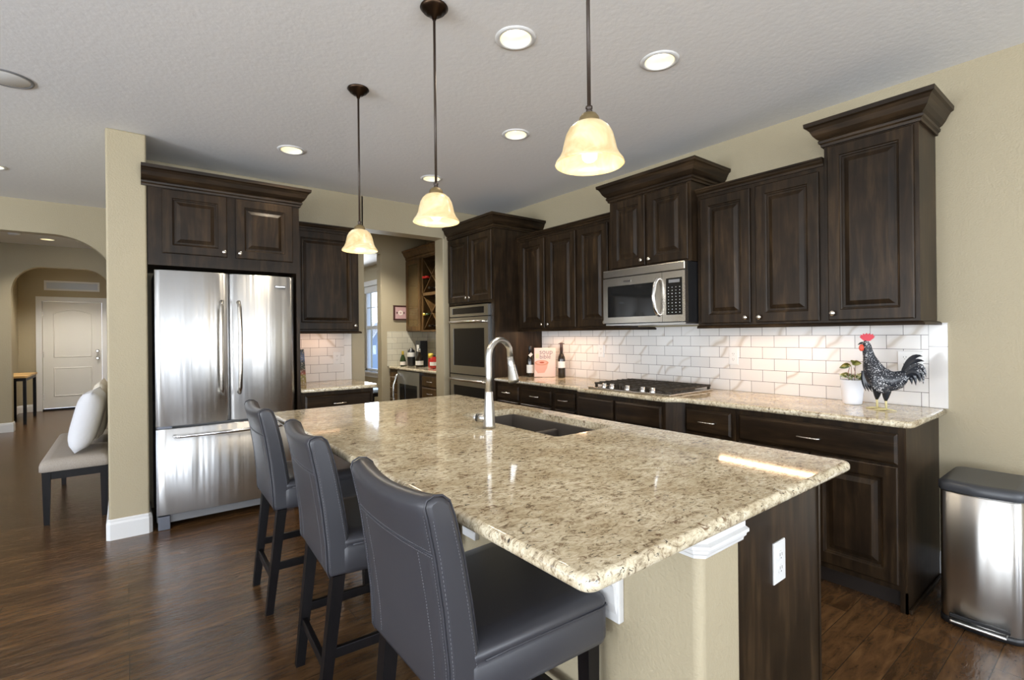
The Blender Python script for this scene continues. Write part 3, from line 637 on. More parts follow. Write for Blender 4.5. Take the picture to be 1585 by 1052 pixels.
def steel_frame(F_, a0, a1, z0, z1, la, lb, lz0, lz1, d=0.030, steps=None):
    mb = MB()
    rr = [[F_(a0, z0, 0), F_(a1, z0, 0), F_(a1, z1, 0), F_(a0, z1, 0)], [F_(a0, z0, d), F_(a1, z0, d), F_(a1, z1, d), F_(a0, z1, d)],
          [F_(a0 + la, z0 + lz0, d), F_(a1 - lb, z0 + lz0, d), F_(a1 - lb, z1 - lz1, d), F_(a0 + la, z1 - lz1, d)],
          [F_(a0 + la, z0 + lz0, d - 0.006), F_(a1 - lb, z0 + lz0, d - 0.006), F_(a1 - lb, z1 - lz1, d - 0.006), F_(a0 + la, z1 - lz1, d - 0.006)]]
    return mb.rings(rr, True, True, True, False)
def rect(F_, a0, a1, z0, z1, d0, d1):
    mb = MB(); mb.rings([[F_(a0, z0, d0), F_(a1, z0, d0), F_(a1, z1, d0), F_(a0, z1, d0)], [F_(a0, z0, d1), F_(a1, z0, d1), F_(a1, z1, d1), F_(a0, z1, d1)]], True, True, True, False); return mb
cp = T.part('control_panel', steel_frame(Fo, oy0, oy1, 1.535, 1.648, 0.07, 0.05, 0.025, 0.02), 'stainless_plain')
T.part('display', rect(Fo, oy0 + 0.071, oy1 - 0.051, 1.561, 1.627, 0.0245, 0.027), 'black_glass', cp)
for z0, z1 in ((0.925, 1.525), (0.345, 0.912)):
    dd = T.part('oven_door', steel_frame(Fo, oy0, oy1, z0, z1, 0.07, 0.07, 0.085, 0.115), 'stainless_plain')
    T.part('oven_glass', rect(Fo, oy0 + 0.071, oy1 - 0.071, z0 + 0.086, z1 - 0.116, 0.0245, 0.027), 'black_glass', dd)
    zz = z1 - 0.05; pts = [Fo(oy0 + 0.03, zz, 0.03), Fo(oy0 + 0.03, zz, 0.055), Fo(oy0 + 0.06, zz, 0.068), Fo((oy0 + oy1) / 2, zz, 0.076), Fo(oy1 - 0.06, zz, 0.068), Fo(oy1 - 0.03, zz, 0.055), Fo(oy1 - 0.03, zz, 0.03)]
    T.part('handle', MB().tube(pts, 0.014, 12), 'stainless_warm', dd)

# ------------------------------------------------------------------ wall cabinets, right wall
def upper(label, a0, a1, xf, z0, z1, doors, crown='small', railz=True, sides=(False, False), rz=None):
    T = Thing('wall_cabinet', label, 'cabinet', (3.33, (a0 + a1) / 2, z0), 'dark wall cabinets on the right wall')
    xb = 3.484; T.part('carcass', MB().box(xf, xb, a0, a1, z0, z1), 'cabinet_wood')
    path = ([(xb, a1)] if sides[1] else []) + [(xf, a1), (xf, a0)] + ([(xb, a0)] if sides[0] else [])
    prof = CROWN if crown == 'big' else small_crown(z1 - 0.002)
    T.part('crown_moulding', MB().sweep(path, prof), 'cabinet_wood_level')
    if railz: T.part('light_rail', MB().sweep(rz or path, rail(z0 - 0.022)), 'cabinet_wood_level')
    for d in doors: door(T, face_right(xf), *d)
    return T
upper('dark wall cabinet with three tall doors between the oven tower and the microwave', 2.700, 3.948, 3.17, 1.388, 2.29,
      [(3.535, 3.905, 1.400, 2.262, (3.562, 1.432)), (3.122, 3.500, 1.400, 2.262, (3.474, 1.432)), (2.745, 3.094, 1.400, 2.262, (2.771, 1.432))], rz=[(3.17, 3.948), (3.17, 2.53), (3.484, 2.53)])
upper('dark raised wall cabinet with crown directly above the microwave', 1.936, 2.665, 3.095, 1.838, 2.40,
      [(2.315, 2.640, 1.852, 2.380, (2.340, 1.888)), (1.955, 2.292, 1.852, 2.380, (2.268, 1.888))], 'big', False, (True, True))
upper('dark wall cabinet with two tall doors right of the microwave', 1.134, 1.934, 3.17, 1.388, 2.29,
      [(1.560, 1.905, 1.400, 2.262, (1.586, 1.432)), (1.160, 1.525, 1.400, 2.262, (1.498, 1.432))])
upper('tallest dark wall cabinet with one door and crown at the right end of the run', 0.702, 1.132, 3.165, 1.388, 2.40,
      [(0.722, 1.112, 1.400, 2.382, (1.086, 1.440))], 'big', True, (True, True), rz=[(3.165, 1.132), (3.165, 0.702), (3.484, 0.702)])

# microwave
T = Thing('microwave', 'stainless over-the-range microwave with arched door handle', 'microwave', (3.05, 2.31, 1.405)); XM = 3.055; Fk = face_right(XM)
T.part('body', MB().box(XM, 3.482, 1.940, 2.675, 1.412, 1.834), 'black_plastic')
T.part('vent_band', MB().box(XM - 0.040, XM, 1.940, 2.675, 1.775, 1.834, 0.006), 'stainless_warm')
md = T.part('microwave_door', steel_frame(Fk, 2.125, 2.675, 1.418, 1.770, 0.055, 0.045, 0.045, 0.062, 0.038), 'stainless_warm')
T.part('window', rect(Fk, 2.181, 2.629, 1.464, 1.707, 0.033, 0.036), 'microwave_pane', md)
T.part('control_frame', steel_frame(Fk, 1.940, 2.122, 1.418, 1.770, 0.022, 0.030, 0.045, 0.045, 0.038), 'stainless_warm')
kp = T.part('keypad', rect(Fk, 1.964, 2.090, 1.465, 1.723, 0.032, 0.0365), 'black_glass')
mb = MB()
for r_ in range(9):
    for c_ in range(4):
        if (r_, c_) in ((0, 0), (0, 3)): pass
        a = 1.980 + c_ * 0.030; z = 1.480 + r_ * 0.022; w_ = 0.005 if r_ % 3 else 0.007
        mb.rings([[Fk(a, z, 0.0366), Fk(a + w_, z, 0.0366), Fk(a + w_, z + 0.004, 0.0366), Fk(a, z + 0.004, 0.0366)], [Fk(a, z, 0.0374), Fk(a + w_, z, 0.0374), Fk(a + w_, z + 0.004, 0.0374), Fk(a, z + 0.004, 0.0374)]], True, True, True, False)
T.part('keys', mb, 'key_white', kp)
T.part('display', rect(Fk, 1.982, 2.070, 1.690, 1.712, 0.0366, 0.038), 'grey_plastic', kp)
pts = [Fk(2.150, 1.730, 0.036), Fk(2.152, 1.722, 0.060), Fk(2.156, 1.69, 0.080), Fk(2.158, 1.60, 0.098), Fk(2.156, 1.51, 0.080), Fk(2.152, 1.475, 0.060), Fk(2.150, 1.465, 0.036)]
T.part('handle', MB().tube(pts, 0.012, 12), 'chrome', md)
T.part('badge', rect(Fk, 2.40, 2.47, 1.729, 1.744, 0.038, 0.0405), 'chrome', md)
T.part('bottom_grille', MB().box(XM - 0.02, 3.40, 1.95, 2.665, 1.400, 1.4115), 'stainless_plain')

# ------------------------------------------------------------------ base cabinets, right wall
XB = 2.890
def base(label, a0, a1, xf=XB, drawers=(), doors=(), name='base_cabinet'):
    T = Thing(name, label, 'cabinet', (3.2, (a0 + a1) / 2, 0), 'dark base cabinets on the right wall')
    T.part('carcass', MB().box(xf, 3.484, a0, a1, 0.10, 0.880), 'cabinet_wood')
    T.part('toe_kick', MB().box(xf + 0.07, 3.484, a0, a1, 0, 0.10), 'toe_dark')
    for d in drawers: drawer(T, face_right(xf), *d)
    for d in doors: door(T, face_right(xf), *d)
    return T
base('dark base cabinet next to the oven tower, first small drawer front', 3.578, 3.948, drawers=[(3.600, 3.935, 0.72, 0.848)], doors=[(3.60, 3.935, 0.13, 0.70)])
base('dark base cabinet below the wine bottle and cookbook, second drawer from the oven', 3.130, 3.577, drawers=[(3.152, 3.560, 0.72, 0.848)], doors=[(3.152, 3.56, 0.13, 0.70)])
base('narrow dark base cabinet with small drawer just left of the cooktop', 2.850, 3.129, drawers=[(2.868, 3.108, 0.72, 0.848)], doors=[(2.868, 3.108, 0.13, 0.70)])
T = Thing('base_cabinet', 'bumped-out dark base cabinet with two plain fronts under the cooktop', 'cabinet', (3.2, 2.36, 0), 'dark base cabinets on the right wall')
mb = MB(); mb.prism([(3.484, 1.866, 0.10), (3.484, 2.849, 0.10), (XB, 2.849, 0.10), (2.81, 2.775, 0.10), (2.81, 1.960, 0.10), (XB, 1.866, 0.10)], (0, 0, 0.78)); T.part('carcass', mb, 'cabinet_wood')
T.part('toe_kick', MB().box(2.90, 3.484, 1.87, 2.845, 0, 0.10), 'toe_dark')
Fm = face_right(2.81); drawer(T, Fm, 2.400, 2.750, 0.70, 0.848, False); drawer(T, Fm, 1.985, 2.378, 0.70, 0.848, False); door(T, Fm, 2.400, 2.750, 0.13, 0.68); door(T, Fm, 1.985, 2.378, 0.13, 0.68)
base('dark base cabinet with one short-handled drawer just right of the cooktop', 1.524, 1.864, drawers=[(1.550, 1.855, 0.70, 0.848)], doors=[(1.55, 1.855, 0.13, 0.68)])
T = base('widest dark base cabinet at the right end below the rooster, with end panel', 0.709, 1.522, drawers=[(0.730, 1.500, 0.70, 0.848)], doors=[(0.730, 1.108, 0.13, 0.69), (1.122, 1.500, 0.13, 0.69)])
mb = MB(); mb.box(XB, 3.484, 0.700, 0.7085, 0.0, 0.880).box(XB, XB + 0.012, 0.700, 0.728, 0.0, 0.10); T.part('end_panel', mb, 'cabinet_wood')
T.part('shoe_moulding', MB().box(XB + 0.01, 3.484, 0.686, 0.6995, 0, 0.02, 0.003), 'cabinet_wood_level')
# long countertop with the cooktop bump
XC = 2.852
out = [(3.4835, 0.665), (3.4835, 3.948), (XC, 3.948), (XC, 2.83), (XC - 0.006, 2.80), (2.790, 2.755), (2.784, 2.74), (2.784, 1.965), (2.790, 1.945), (XC - 0.006, 1.885), (XC, 1.865), (XC, 0.700), (XC + 0.008, 0.676), (XC + 0.035, 0.665)]
one('countertop', MB().slab(out, 0.881, 0.914, 0.013), 'granite', 'long granite countertop along the tiled right wall', 'countertop')
bs = one('tile_backsplash', MB().box(3.480, 3.4895, 0.7395, 3.948, 0.9145, 1.386), 'tile_right', 'marble subway tile backsplash along the right wall behind the cooktop', 'backsplash')
mb = MB(); mb.box(3.479, 3.4895, 0.659, 0.7390, 0.9145, 1.378); mb.build('border_tile', 'tile_border_right', bs)
for y0, y1, pw in ((3.05, 3.90, 1.35), (1.10, 1.90, 1.0)):
    f = one('undercabinet_light', MB().box(3.22, 3.30, y0, y1, 1.372, 1.386, 0.003), 'white_plastic', 'slim light strip under the cabinets ' + ('left of the microwave' if y0 > 2 else 'right of the microwave'), 'light')
    f['group'] = 'under-cabinet lights'
    yc = (y0 + y1) / 2; a = area('strip_lamp', (3.28, yc, 1.368), (3.36, yc, 0.9), 0.7, 0.04, pw * 2, (1.0, 0.62, 0.36)); a.rotation_euler = (0.17, 0, PI / 2); a.parent = f
f = one('undercabinet_light', MB().box(1.20, 1.62, 4.60, 4.66, 1.372, 1.384, 0.003), 'white_plastic', 'slim light strip under the cabinet right of the refrigerator', 'light'); f['group'] = 'under-cabinet lights'
a = area('strip_lamp', (1.40, 4.66, 1.368), (1.40, 4.72, 0.9), 0.35, 0.05, 0.6, (1.0, 0.55, 0.30)); a.parent = f

# cooktop
T = Thing('gas_cooktop', 'stainless gas cooktop with iron grates and five front knobs', 'cooktop', (3.10, 2.31, 0.914))
T.part('pan', MB().box(2.838, 3.370, 1.945, 2.685, 0.9142, 0.928, 0.005), 'stainless_warm')
for y, x in ((2.555, 3.0), (2.555, 3.24), (2.315, 3.12), (2.075, 3.0), (2.075, 3.24)):
    T.part('burner', MB().lathe([(0.055, 0.929), (0.055, 0.934), (0.040, 0.937), (0.038, 0.944), (0.001, 0.946)], (x, y, 0), 24), 'cast_iron')
for y0, y1 in ((2.440, 2.670), (2.200, 2.430), (1.960, 2.190)):
    mb = MB(); t = 0.006
    for xx in (2.905, 3.355): mb.box(xx - t, xx + t, y0, y1, 0.945, 0.958)
    for yy in (y0 + t, y1 - t): mb.box(2.905, 3.355, yy - t, yy + t, 0.945, 0.958)
    ym = (y0 + y1) / 2
    for xx in (2.96, 3.03, 3.09, 3.17, 3.23, 3.30): mb.box(xx - 0.004, xx + 0.004, y0, y1, 0.948, 0.962)
    mb.box(2.905, 3.355, ym - 0.005, ym + 0.005, 0.946, 0.960)
    for xx in (2.91, 3.35):
        for yy in (y0 + 0.01, y1 - 0.01): mb.box(xx - 0.008, xx + 0.008, yy - 0.008, yy + 0.008, 0.928, 0.95)
    T.part('grate', mb, 'cast_iron')
for y in (2.545, 2.470, 2.325, 2.190, 2.105):
    T.part('knob', MB().lathe([(0.021, 0.928), (0.021, 0.938), (0.018, 0.942), (0.017, 0.955), (0.014, 0.960), (0.001, 0.961)], (2.872, y, 0), 20), 'chrome')

# ------------------------------------------------------------------ island
T = Thing('kitchen_island', 'island base with beige plastered seating side and dark wood end panel', 'kitchen island', (1.45, 1.8, 0))
mb = MB(); mb.box(1.300, 1.830, 0.690, 2.99, 0.10, 0.59).box(1.300, 1.830, 0.690, 1.42, 0.59, 0.880).box(1.300, 1.830, 2.32, 2.99, 0.59, 0.880).box(1.300, 1.395, 1.42, 2.32, 0.59, 0.880).box(1.790, 1.830, 1.42, 2.32, 0.59, 0.880); T.part('cabinet_body', mb, 'cabinet_wood')
mb = MB(); mb.box(1.262, 1.822, 0.682, 0.6895, 0.0, 0.880).box(1.818, 1.832, 0.678, 0.6895, 0.0, 0.880); T.part('end_panel', mb, 'cabinet_wood')
mb = MB(); mb.box(1.070, 1.262, 0.655, 2.98, 0, 0.880, 0.022, 4, True); T.part('plaster_wall', mb, 'wall_paint')
cap = [(0.001, 0.800), (0.006, 0.800), (0.008, 0.808), (0.014, 0.814), (0.016, 0.822), (0.022, 0.826), (0.022, 0.834), (0.012, 0.838), (0.012, 0.8805), (0.001, 0.8805)]
T.part('white_cap_trim', MB().sweep([(1.262, 0.655), (1.086, 0.655), (1.070, 0.671), (1.070, 0.90)][::-1], cap), 'white_trim')
T.part('toe_kick', MB().box(1.30, 1.76, 0.69, 2.95, 0, 0.10), 'toe_dark')
T.part('baseboard', MB().sweep([(1.070, 2.98), (1.070, 0.671), (1.086, 0.655), (1.262, 0.655)], BBP), 'white_trim')
def corbel(y):
    mb = MB(); w = 0.036
    mb.box(1.048, 1.0695, y - 0.045, y + 0.045, 0.548, 0.880, 0.003)
    prof = [(1.048, 0.880), (0.830, 0.880), (0.830, 0.850), (0.845, 0.842), (0.860, 0.835), (0.90, 0.815), (0.945, 0.775), (0.985, 0.725), (1.018, 0.68), (1.036, 0.65), (1.040, 0.60), (1.048, 0.572)]
    mb.prism([(x, y - w, z) for x, z in prof], (0, 2 * w, 0)); mb.box(0.815, 1.048, y - 0.045, y + 0.045, 0.862, 0.8805, 0.003)
    T.part('corbel', mb, 'white_trim')
for y in (0.930, 1.635, 2.38): corbel(y)
hole = rrect(1.40, 1.76, 1.50, 2.25, 0.02, 4)
one('countertop', MB().slab(rrect(0.624, 1.872, 0.594, 3.055, 0.03, 5), 0.881, 0.914, 0.014, hole), 'granite', 'large speckled granite island countertop with sink cutout', 'countertop')
# sink
T = Thing('kitchen_sink', 'dark double-bowl sink with low divider set under the island top', 'sink', (1.58, 1.87, 0.70))
mb = MB(); mb.box(1.398, 1.412, 1.49, 2.26, 0.66, 0.8805).box(1.748, 1.762, 1.49, 2.26, 0.66, 0.8805).box(1.412, 1.748, 1.49, 1.505, 0.66, 0.8805).box(1.412, 1.748, 2.245, 2.26, 0.66, 0.8805).box(1.398, 1.762, 1.49, 2.26, 0.645, 0.66)
T.part('basin', mb, 'sink_composite'); T.part('divider', MB().box(1.412, 1.748, 1.865, 1.893, 0.66, 0.850, 0.006), 'sink_composite')
for y in (1.68, 2.06): T.part('drain', MB().lathe([(0.045, 0.6602), (0.043, 0.664), (0.03, 0.663), (0.001, 0.662)], (1.58, y, 0), 20), 'chrome')
# faucet
fx, fy = 1.305, 1.850
T = Thing('faucet', 'brushed steel gooseneck pull-down faucet on the island', 'faucet', (fx, fy, 0.914))
dirv = Vector((0.97, 0.24, 0)).normalized()
def P(h, z): return (fx + dirv.x * h, fy + dirv.y * h, z)
T.part('base', MB().lathe([(0.0275, 0.9145), (0.0275, 0.925), (0.026, 0.96), (0.0235, 1.00), (0.020, 1.04), (0.018, 1.075), (0.017, 1.08)], (fx, fy, 0), 28, caps=(True, True)), 'stainless_plain')
rr_ = 0.082; zc = 1.232
pts = [P(0, 1.075), P(0, 1.15), P(0, zc)] + [P(rr_ - rr_ * math.cos(a), zc + rr_ * math.sin(a)) for a in [PI * k / 12 for k in range(1, 11)]]
pts += [P(rr_ * 1.93 + 0.004, 1.205)]
T.part('neck', MB().tube(pts, 0.0145, 18, up=(0.24, -0.97, 0)), 'stainless_plain')
h = T.part('spray_head', MB().tube([P(0.158, 1.232), P(0.168, 1.190), P(0.182, 1.125), P(0.186, 1.108)], [0.0155, 0.0175, 0.026, 0.0255], 20, up=(0.24, -0.97, 0)), 'stainless_plain')
T.part('button', MB().tube([P(0.196, 1.185), P(0.208, 1.145)], [0.007, 0.008], 10), 'black_plastic', h)
hv = Vector((-0.45, 0.89, 0))
lv = T.part('lever', MB().tube([Vector((fx, fy, 0.955)) + hv * 0.015, Vector((fx, fy, 0.957)) + hv * 0.058], [0.018, 0.0185], 18), 'stainless_plain')
T.part('lever_band', MB().tube([Vector((fx, fy, 0.957)) + hv * 0.0585, Vector((fx, fy, 0.957)) + hv * 0.064], 0.0188, 18), 'black_plastic', lv)
T.part('lever_tip', MB().tube([Vector((fx, fy, 0.957)) + hv * 0.0645, Vector((fx, fy, 0.957)) + hv * 0.075, Vector((fx, fy, 0.959)) + hv * 0.082], [0.018, 0.016, 0.009], 18), 'stainless_plain', lv)

# ------------------------------------------------------------------ bar stools
def inset2(pl, d):
    if d == 0: return pl
    out = []; n = len(pl); A = sum(pl[i - 1][0] * pl[i][1] - pl[i][0] * pl[i - 1][1] for i in range(n)); sg = 1 if A > 0 else -1
    for i in range(n):
        a, b_, c = Vector(pl[i - 1]), Vector(pl[i]), Vector(pl[(i + 1) % n]); d1 = (b_ - a).normalized(); d2 = (c - b_).normalized()
        m_ = (Vector((-d1.y, d1.x)) + Vector((-d2.y, d2.x))) * sg; m_ /= max(0.5, 1 + d1.dot(d2)); q = b_ + m_ * d; out.append((q.x, q.y))
    return out
def stool():
    T = Thing('bar_stool', 'x', 'bar stool', (0, 0, 0), 'grey leather bar stools at the island')
    # seat with cushion seam
    st = MB()
    secs = [(0.500, 0.012), (0.505, 0.004), (0.520, 0), (0.592, 0), (0.600, 0.004), (0.606, 0.001), (0.618, 0.001), (0.628, 0.008), (0.636, 0.025), (0.640, 0.06)]
    tp = lambda x: 1 + 0.10 * max(0.0, (x + 0.10) / 0.34)
    st.rings([[(x, y * tp(x), z) for x, y in rrect(-0.205 + i, 0.238 - i, -0.226 + i, 0.226 - i, 0.03, 4)] for z, i in secs])
    s_ = T.part('seat', st, 'grey_leather')
    T.part('piping', MB().tube([(x, y * tp(x), 0.603) for x, y in [(-0.16, -0.2270), (-0.1, -0.2270), (0.208, -0.2270), (0.230, -0.219), (0.2390, -0.196), (0.2390, 0.196), (0.230, 0.219), (0.208, 0.2270), (-0.1, 0.2270), (-0.16, 0.2270)]], 0.0028, 6), 'leather_piping', s_)
    # back: swept profile with a gentle hollow
    prof = [(-0.160, 0.500), (-0.238, 0.502), (-0.246, 0.520), (-0.250, 0.62), (-0.262, 0.74), (-0.279, 0.86), (-0.297, 0.95), (-0.303, 0.975), (-0.298, 0.990), (-0.280, 0.998), (-0.258, 0.995), (-0.240, 0.980), (-0.226, 0.94), (-0.205, 0.85), (-0.186, 0.74), (-0.172, 0.64), (-0.160, 0.56)]
    cx = sum(p[0] for p in prof) / len(prof); cz = sum(p[1] for p in prof) / len(prof)
    mb = MB(); rr = []
    ys = [-0.222, -0.218, -0.208, -0.18, -0.14, -0.10, -0.05, 0, 0.05, 0.10, 0.14, 0.18, 0.208, 0.218, 0.222]
    for y in ys:
        ins = {0.222: 0.013, 0.218: 0.005, 0.208: 0.0}.get(abs(y), 0.0); k = 1 - (abs(y) / 0.222) ** 2; ring = []
        for x, z in inset2(prof, ins):
            hgt = max(0, (z - 0.55) / 0.45)
            ring.append((x - 0.022 * k * hgt, y, z - 0.014 * k * (1 if z > 0.93 else 0) * hgt))
        rr.append(ring)
    mb.rings(rr); bk = T.part('backrest', mb, 'grey_leather')
    def rx(z):
        q = [(-0.246, 0.520), (-0.250, 0.62), (-0.262, 0.74), (-0.279, 0.86), (-0.297, 0.95), (-0.303, 0.975)]
        for (xa, za), (xb, zb) in zip(q, q[1:]):
            if za <= z <= zb: return xa + (xb - xa) * (z - za) / (zb - za)
        return -0.3
    def onback(y, z, o=0.0005):
        k = 1 - (abs(y) / 0.222) ** 2; return (rx(z) - 0.022 * k * max(0, (z - 0.55) / 0.45) - o, y, z)
    mb = MB()
    for s in (-1, 1):
        ky = 1 - (0.214 / 0.222) ** 2
        mb.tube([(x - 0.022 * ky * max(0, (z - 0.55) / 0.45) + (0.003 if x > -0.21 - 0.06 * max(0, (z - 0.55) / 0.45) else -0.0) * -0.4, s * 0.2145, z) for x, z in prof[1:-1]], 0.0026, 6)
    mb.tube([onback(-0.212 + 0.424 * k / 14, 0.868) for k in range(15)], 0.0018, 5); T.part('seam', mb, 'leather_piping', bk)
    mb = MB()
    def stitch(fn, n, ln):
        for k in range(n):
            t = k / n; a = Vector(fn(t)); b_ = Vector(fn(min(1, t + ln / n))); mb.tube([a, b_], 0.0007, 4)
    for s in (-1, 1):
        stitch(lambda t: onback(s * 0.206, 0.53 + 0.43 * t, 0.0012), 60, 0.55); stitch(lambda t: onback(s * 0.150, 0.53 + 0.33 * t, 0.0008), 46, 0.55)
    for z in (0.862, 0.874): stitch(lambda t: onback(-0.20 + 0.40 * t, z, 0.0008), 56, 0.55)
    q = [(-0.176, 0.56), (-0.188, 0.64), (-0.203, 0.74), (-0.222, 0.85), (-0.243, 0.94)]; p2 = [(-0.238, 0.54), (-0.243, 0.62), (-0.254, 0.74), (-0.271, 0.86), (-0.288, 0.95)]
    for lst in (q, p2):
        for (xa, za), (xb, zb) in zip(lst, lst[1:]): stitch(lambda t: (xa + (xb - xa) * t, -0.2226, za + (zb - za) * t), 12, 0.55)
    tag(T.part('stitching', mb, 'leather_thread', bk), kind='stuff')
    def leg(x0, y0, x1, y1, zt):
        a, b_ = 0.0215, 0.0165
        T.part('leg', MB().hexa([(x1 - b_, y1 - b_, 0), (x1 + b_, y1 - b_, 0), (x1 + b_, y1 + b_, 0), (x1 - b_, y1 + b_, 0)], [(x0 - a, y0 - a, zt), (x0 + a, y0 - a, zt), (x0 + a, y0 + a, zt), (x0 - a, y0 + a, zt)]), 'espresso_wood')
    for s in (-1, 1): leg(-0.205, s * 0.190, -0.262, s * 0.178, 0.4995); leg(0.205, s * 0.195, 0.215, s * 0.190, 0.4995)
    for s in (-1, 1): T.part('stretcher', MB().box(-0.232, 0.205, s * 0.186 - 0.009, s * 0.186 + 0.009, 0.205, 0.240, 0.002), 'espresso_wood')
    T.part('stretcher', MB().box(-0.253, -0.233, -0.175, 0.175, 0.155, 0.190, 0.002), 'espresso_wood')
    T.part('footrest', MB().box(0.198, 0.220, -0.185, 0.185, 0.255, 0.290, 0.002), 'espresso_wood')
    return T.o
s0 = stool()
for i, (x, y, rz, lab) in enumerate(((0.795, 1.150, 0.0, 'grey leather bar stool in the foreground, largest of the three'), (0.800, 1.945, -0.06, 'grey leather bar stool in the middle of the island row'), (0.802, 2.790, -0.03, 'grey leather bar stool farthest away, in front of the refrigerator'))):
    o = s0 if i == 0 else copy_tree(s0)
    o.location = (x, y, 0); o.rotation_euler = (0, 0, rz); o['label'] = lab

# ------------------------------------------------------------------ outlets
def outlet(label, Fm, a, z, w=0.070, h=0.115, gang=1, sw=False):
    c = Fm(a, z, 0); T = Thing('wall_outlet', label, 'outlet', c)
    T.part('plate', ringpanel(MB(), Fm, a - w / 2, a + w / 2, z - h / 2, z + h / 2, [(0, 0.0005), (0, 0.004), (0.003, 0.0065), (0.006, 0.0065)]), 'white_plastic')
    for g_ in range(gang):
        ac = a + (g_ - (gang - 1) / 2) * 0.046
        for dz in (-0.0195, 0.0195):
            rr = []
            for d in (0.0065, 0.009): rr.append([Fm(ac + 0.0165 * math.cos(t), z + dz + 0.0145 * math.sin(t), d) for t in [2 * PI * k / 16 for k in range(16)]])
            rc = T.part('receptacle', MB().rings(rr, sm=False), 'white_plastic')
            mb = MB()
            for da in (-0.006, 0.006): mb.rings([[Fm(ac + da - 0.001, z + dz - 0.001, d), Fm(ac + da + 0.001, z + dz - 0.001, d), Fm(ac + da + 0.001, z + dz + 0.008, d), Fm(ac + da - 0.001, z + dz + 0.008, d)] for d in (0.0085, 0.0094)], sm=False)
            mb.rings([[Fm(ac + 0.0022 * math.cos(t), z + dz - 0.007 + 0.0022 * math.sin(t), d) for t in [2 * PI * k / 8 for k in range(8)]] for d in (0.0085, 0.0094)], sm=False)
            T.part('slots', mb, 'slot_dark', rc)
outlet('white outlet on the dark end panel of the island', face_back(0.6818), 1.530, 0.655, 0.072, 0.122)
outlet('white outlet in the tile right of the cooktop', face_right(3.4795), 1.846, 1.160)
outlet('white outlet in the tile left of the cooktop', face_right(3.4795), 3.116, 1.176)
outlet('wide white outlet partly behind the rooster tail', face_right(3.4795), 0.820, 1.165, 0.115, 0.115, 2)
outlet('white outlet in the tile right of the refrigerator', face_back(4.8195), 1.605, 1.130)

# ------------------------------------------------------------------ rooster
RX, RYc = 3.20, 0.88
T = Thing('rooster_figurine', 'black speckled metal rooster with red comb on the right counter', 'rooster figurine', (RX, RYc, 0.914))
def RP(y, z, x=0.0): return (RX + x, y, z)
body = [(0.945, 1.285, .008), (0.948, 1.272, .018), (0.946, 1.255, .023), (0.941, 1.228, .024), (0.934, 1.195, .029), (0.925, 1.160, .040), (0.914, 1.125, .052), (0.898, 1.095, .060), (0.875, 1.078, .063), (0.848, 1.072, .060), (0.822, 1.076, .052), (0.800, 1.088, .041), (0.782, 1.104, .030), (0.768, 1.118, .018)]
bd = T.part('body', MB().tube([RP(y, z) for y, z, r in body], [r for *_, r in body], 24, flat=(0.72, 1.0), up=(0, 1, 0)), 'speckled_black')
def blade(mb, pts, w, x0=0.0, th=0.004):
    n = len(pts); P_ = [Vector(p) for p in pts]; rr = []
    for i, p in enumerate(P_):
        d = (P_[min(i + 1, n - 1)] - P_[max(i - 1, 0)]).normalized(); nn = Vector((-d.y, d.x)); t = i / (n - 1); ww = w * (0.35 + 0.65 * math.sin(PI * min(1, 0.2 + t * 0.6))) * (1 - t ** 4) + 0.0006
        a = p + nn * ww; b_ = p - nn * ww; c = p
        rr.append([(RX + x0 - th * 0.3, a.x, a.y), (RX + x0 - th, c.x, c.y), (RX + x0 - th * 0.3, b_.x, b_.y), (RX + x0 + th * 0.5, c.x, c.y)])
    mb.rings(rr, sm=False)
def arc(p0, p1, p2, n=8): return [tuple(((1 - t) ** 2) * a + 2 * t * (1 - t) * b_ + t * t * c for a, b_, c in zip(p0, p1, p2)) for t in [k / n for k in range(n + 1)]]
tails = [((0.79, 1.10), (0.745, 1.205), (0.697, 1.180), .008, 0), ((0.79, 1.11), (0.755, 1.225), (0.705, 1.205), .008, .010), ((0.785, 1.10), (0.705, 1.215), (0.688, 1.100), .009, -.006), ((0.785, 1.095), (0.700, 1.185), (0.703, 1.064), .009, .006),
         ((0.785, 1.09), (0.722, 1.160), (0.708, 1.075), .008, -.012), ((0.785, 1.085), (0.735, 1.145), (0.732, 1.055), .008, 0), ((0.785, 1.08), (0.752, 1.120), (0.750, 1.058), .007, .008), ((0.785, 1.085), (0.735, 1.150), (0.719, 1.070), .006, .014), ((0.79, 1.075), (0.77, 1.10), (0.768, 1.064), .006, -.01)]
for a_, b_, c_, w_, x_ in tails:
    mb = MB(); blade(mb, arc(a_, b_, c_), w_ * 1.6, x_); T.part('tail_feather', mb, 'speckled_black' if w_ > .0085 else 'feather_black')
for s in (-1, 1):
    mb = MB()
    for k, (yy, zz) in enumerate([(0.80, 1.045), (0.79, 1.040), (0.81, 1.035), (0.83, 1.028)]): blade(mb, arc((0.905, 1.09 - 0.012 * k), (0.865, 1.02 - 0.004 * k), (yy, zz)), 0.016, s * 0.042)
    T.part('wing', mb, 'speckled_black')
mb = MB()
for k in range(5): blade(mb, arc((0.958 - 0.004 * k, 1.12), (0.962 - 0.003 * k, 1.06), (0.945 - 0.012 * k, 1.010 - 0.002 * k)), 0.008, -0.02 + 0.01 * k)
T.part('breast_feathers', mb, 'feather_black')
cb = [(0.925, 1.288)] + [(0.958 - 0.0 + 0.02 * 0, 1.290)]
pts = [(0.930, 1.283), (0.955, 1.283), (0.968, 1.295), (0.977, 1.306), (0.971, 1.310), (0.972, 1.318), (0.963, 1.315), (0.960, 1.324), (0.952, 1.318), (0.945, 1.326), (0.938, 1.319), (0.930, 1.325), (0.925, 1.317), (0.916, 1.321), (0.914, 1.311), (0.907, 1.311), (0.913, 1.298)]
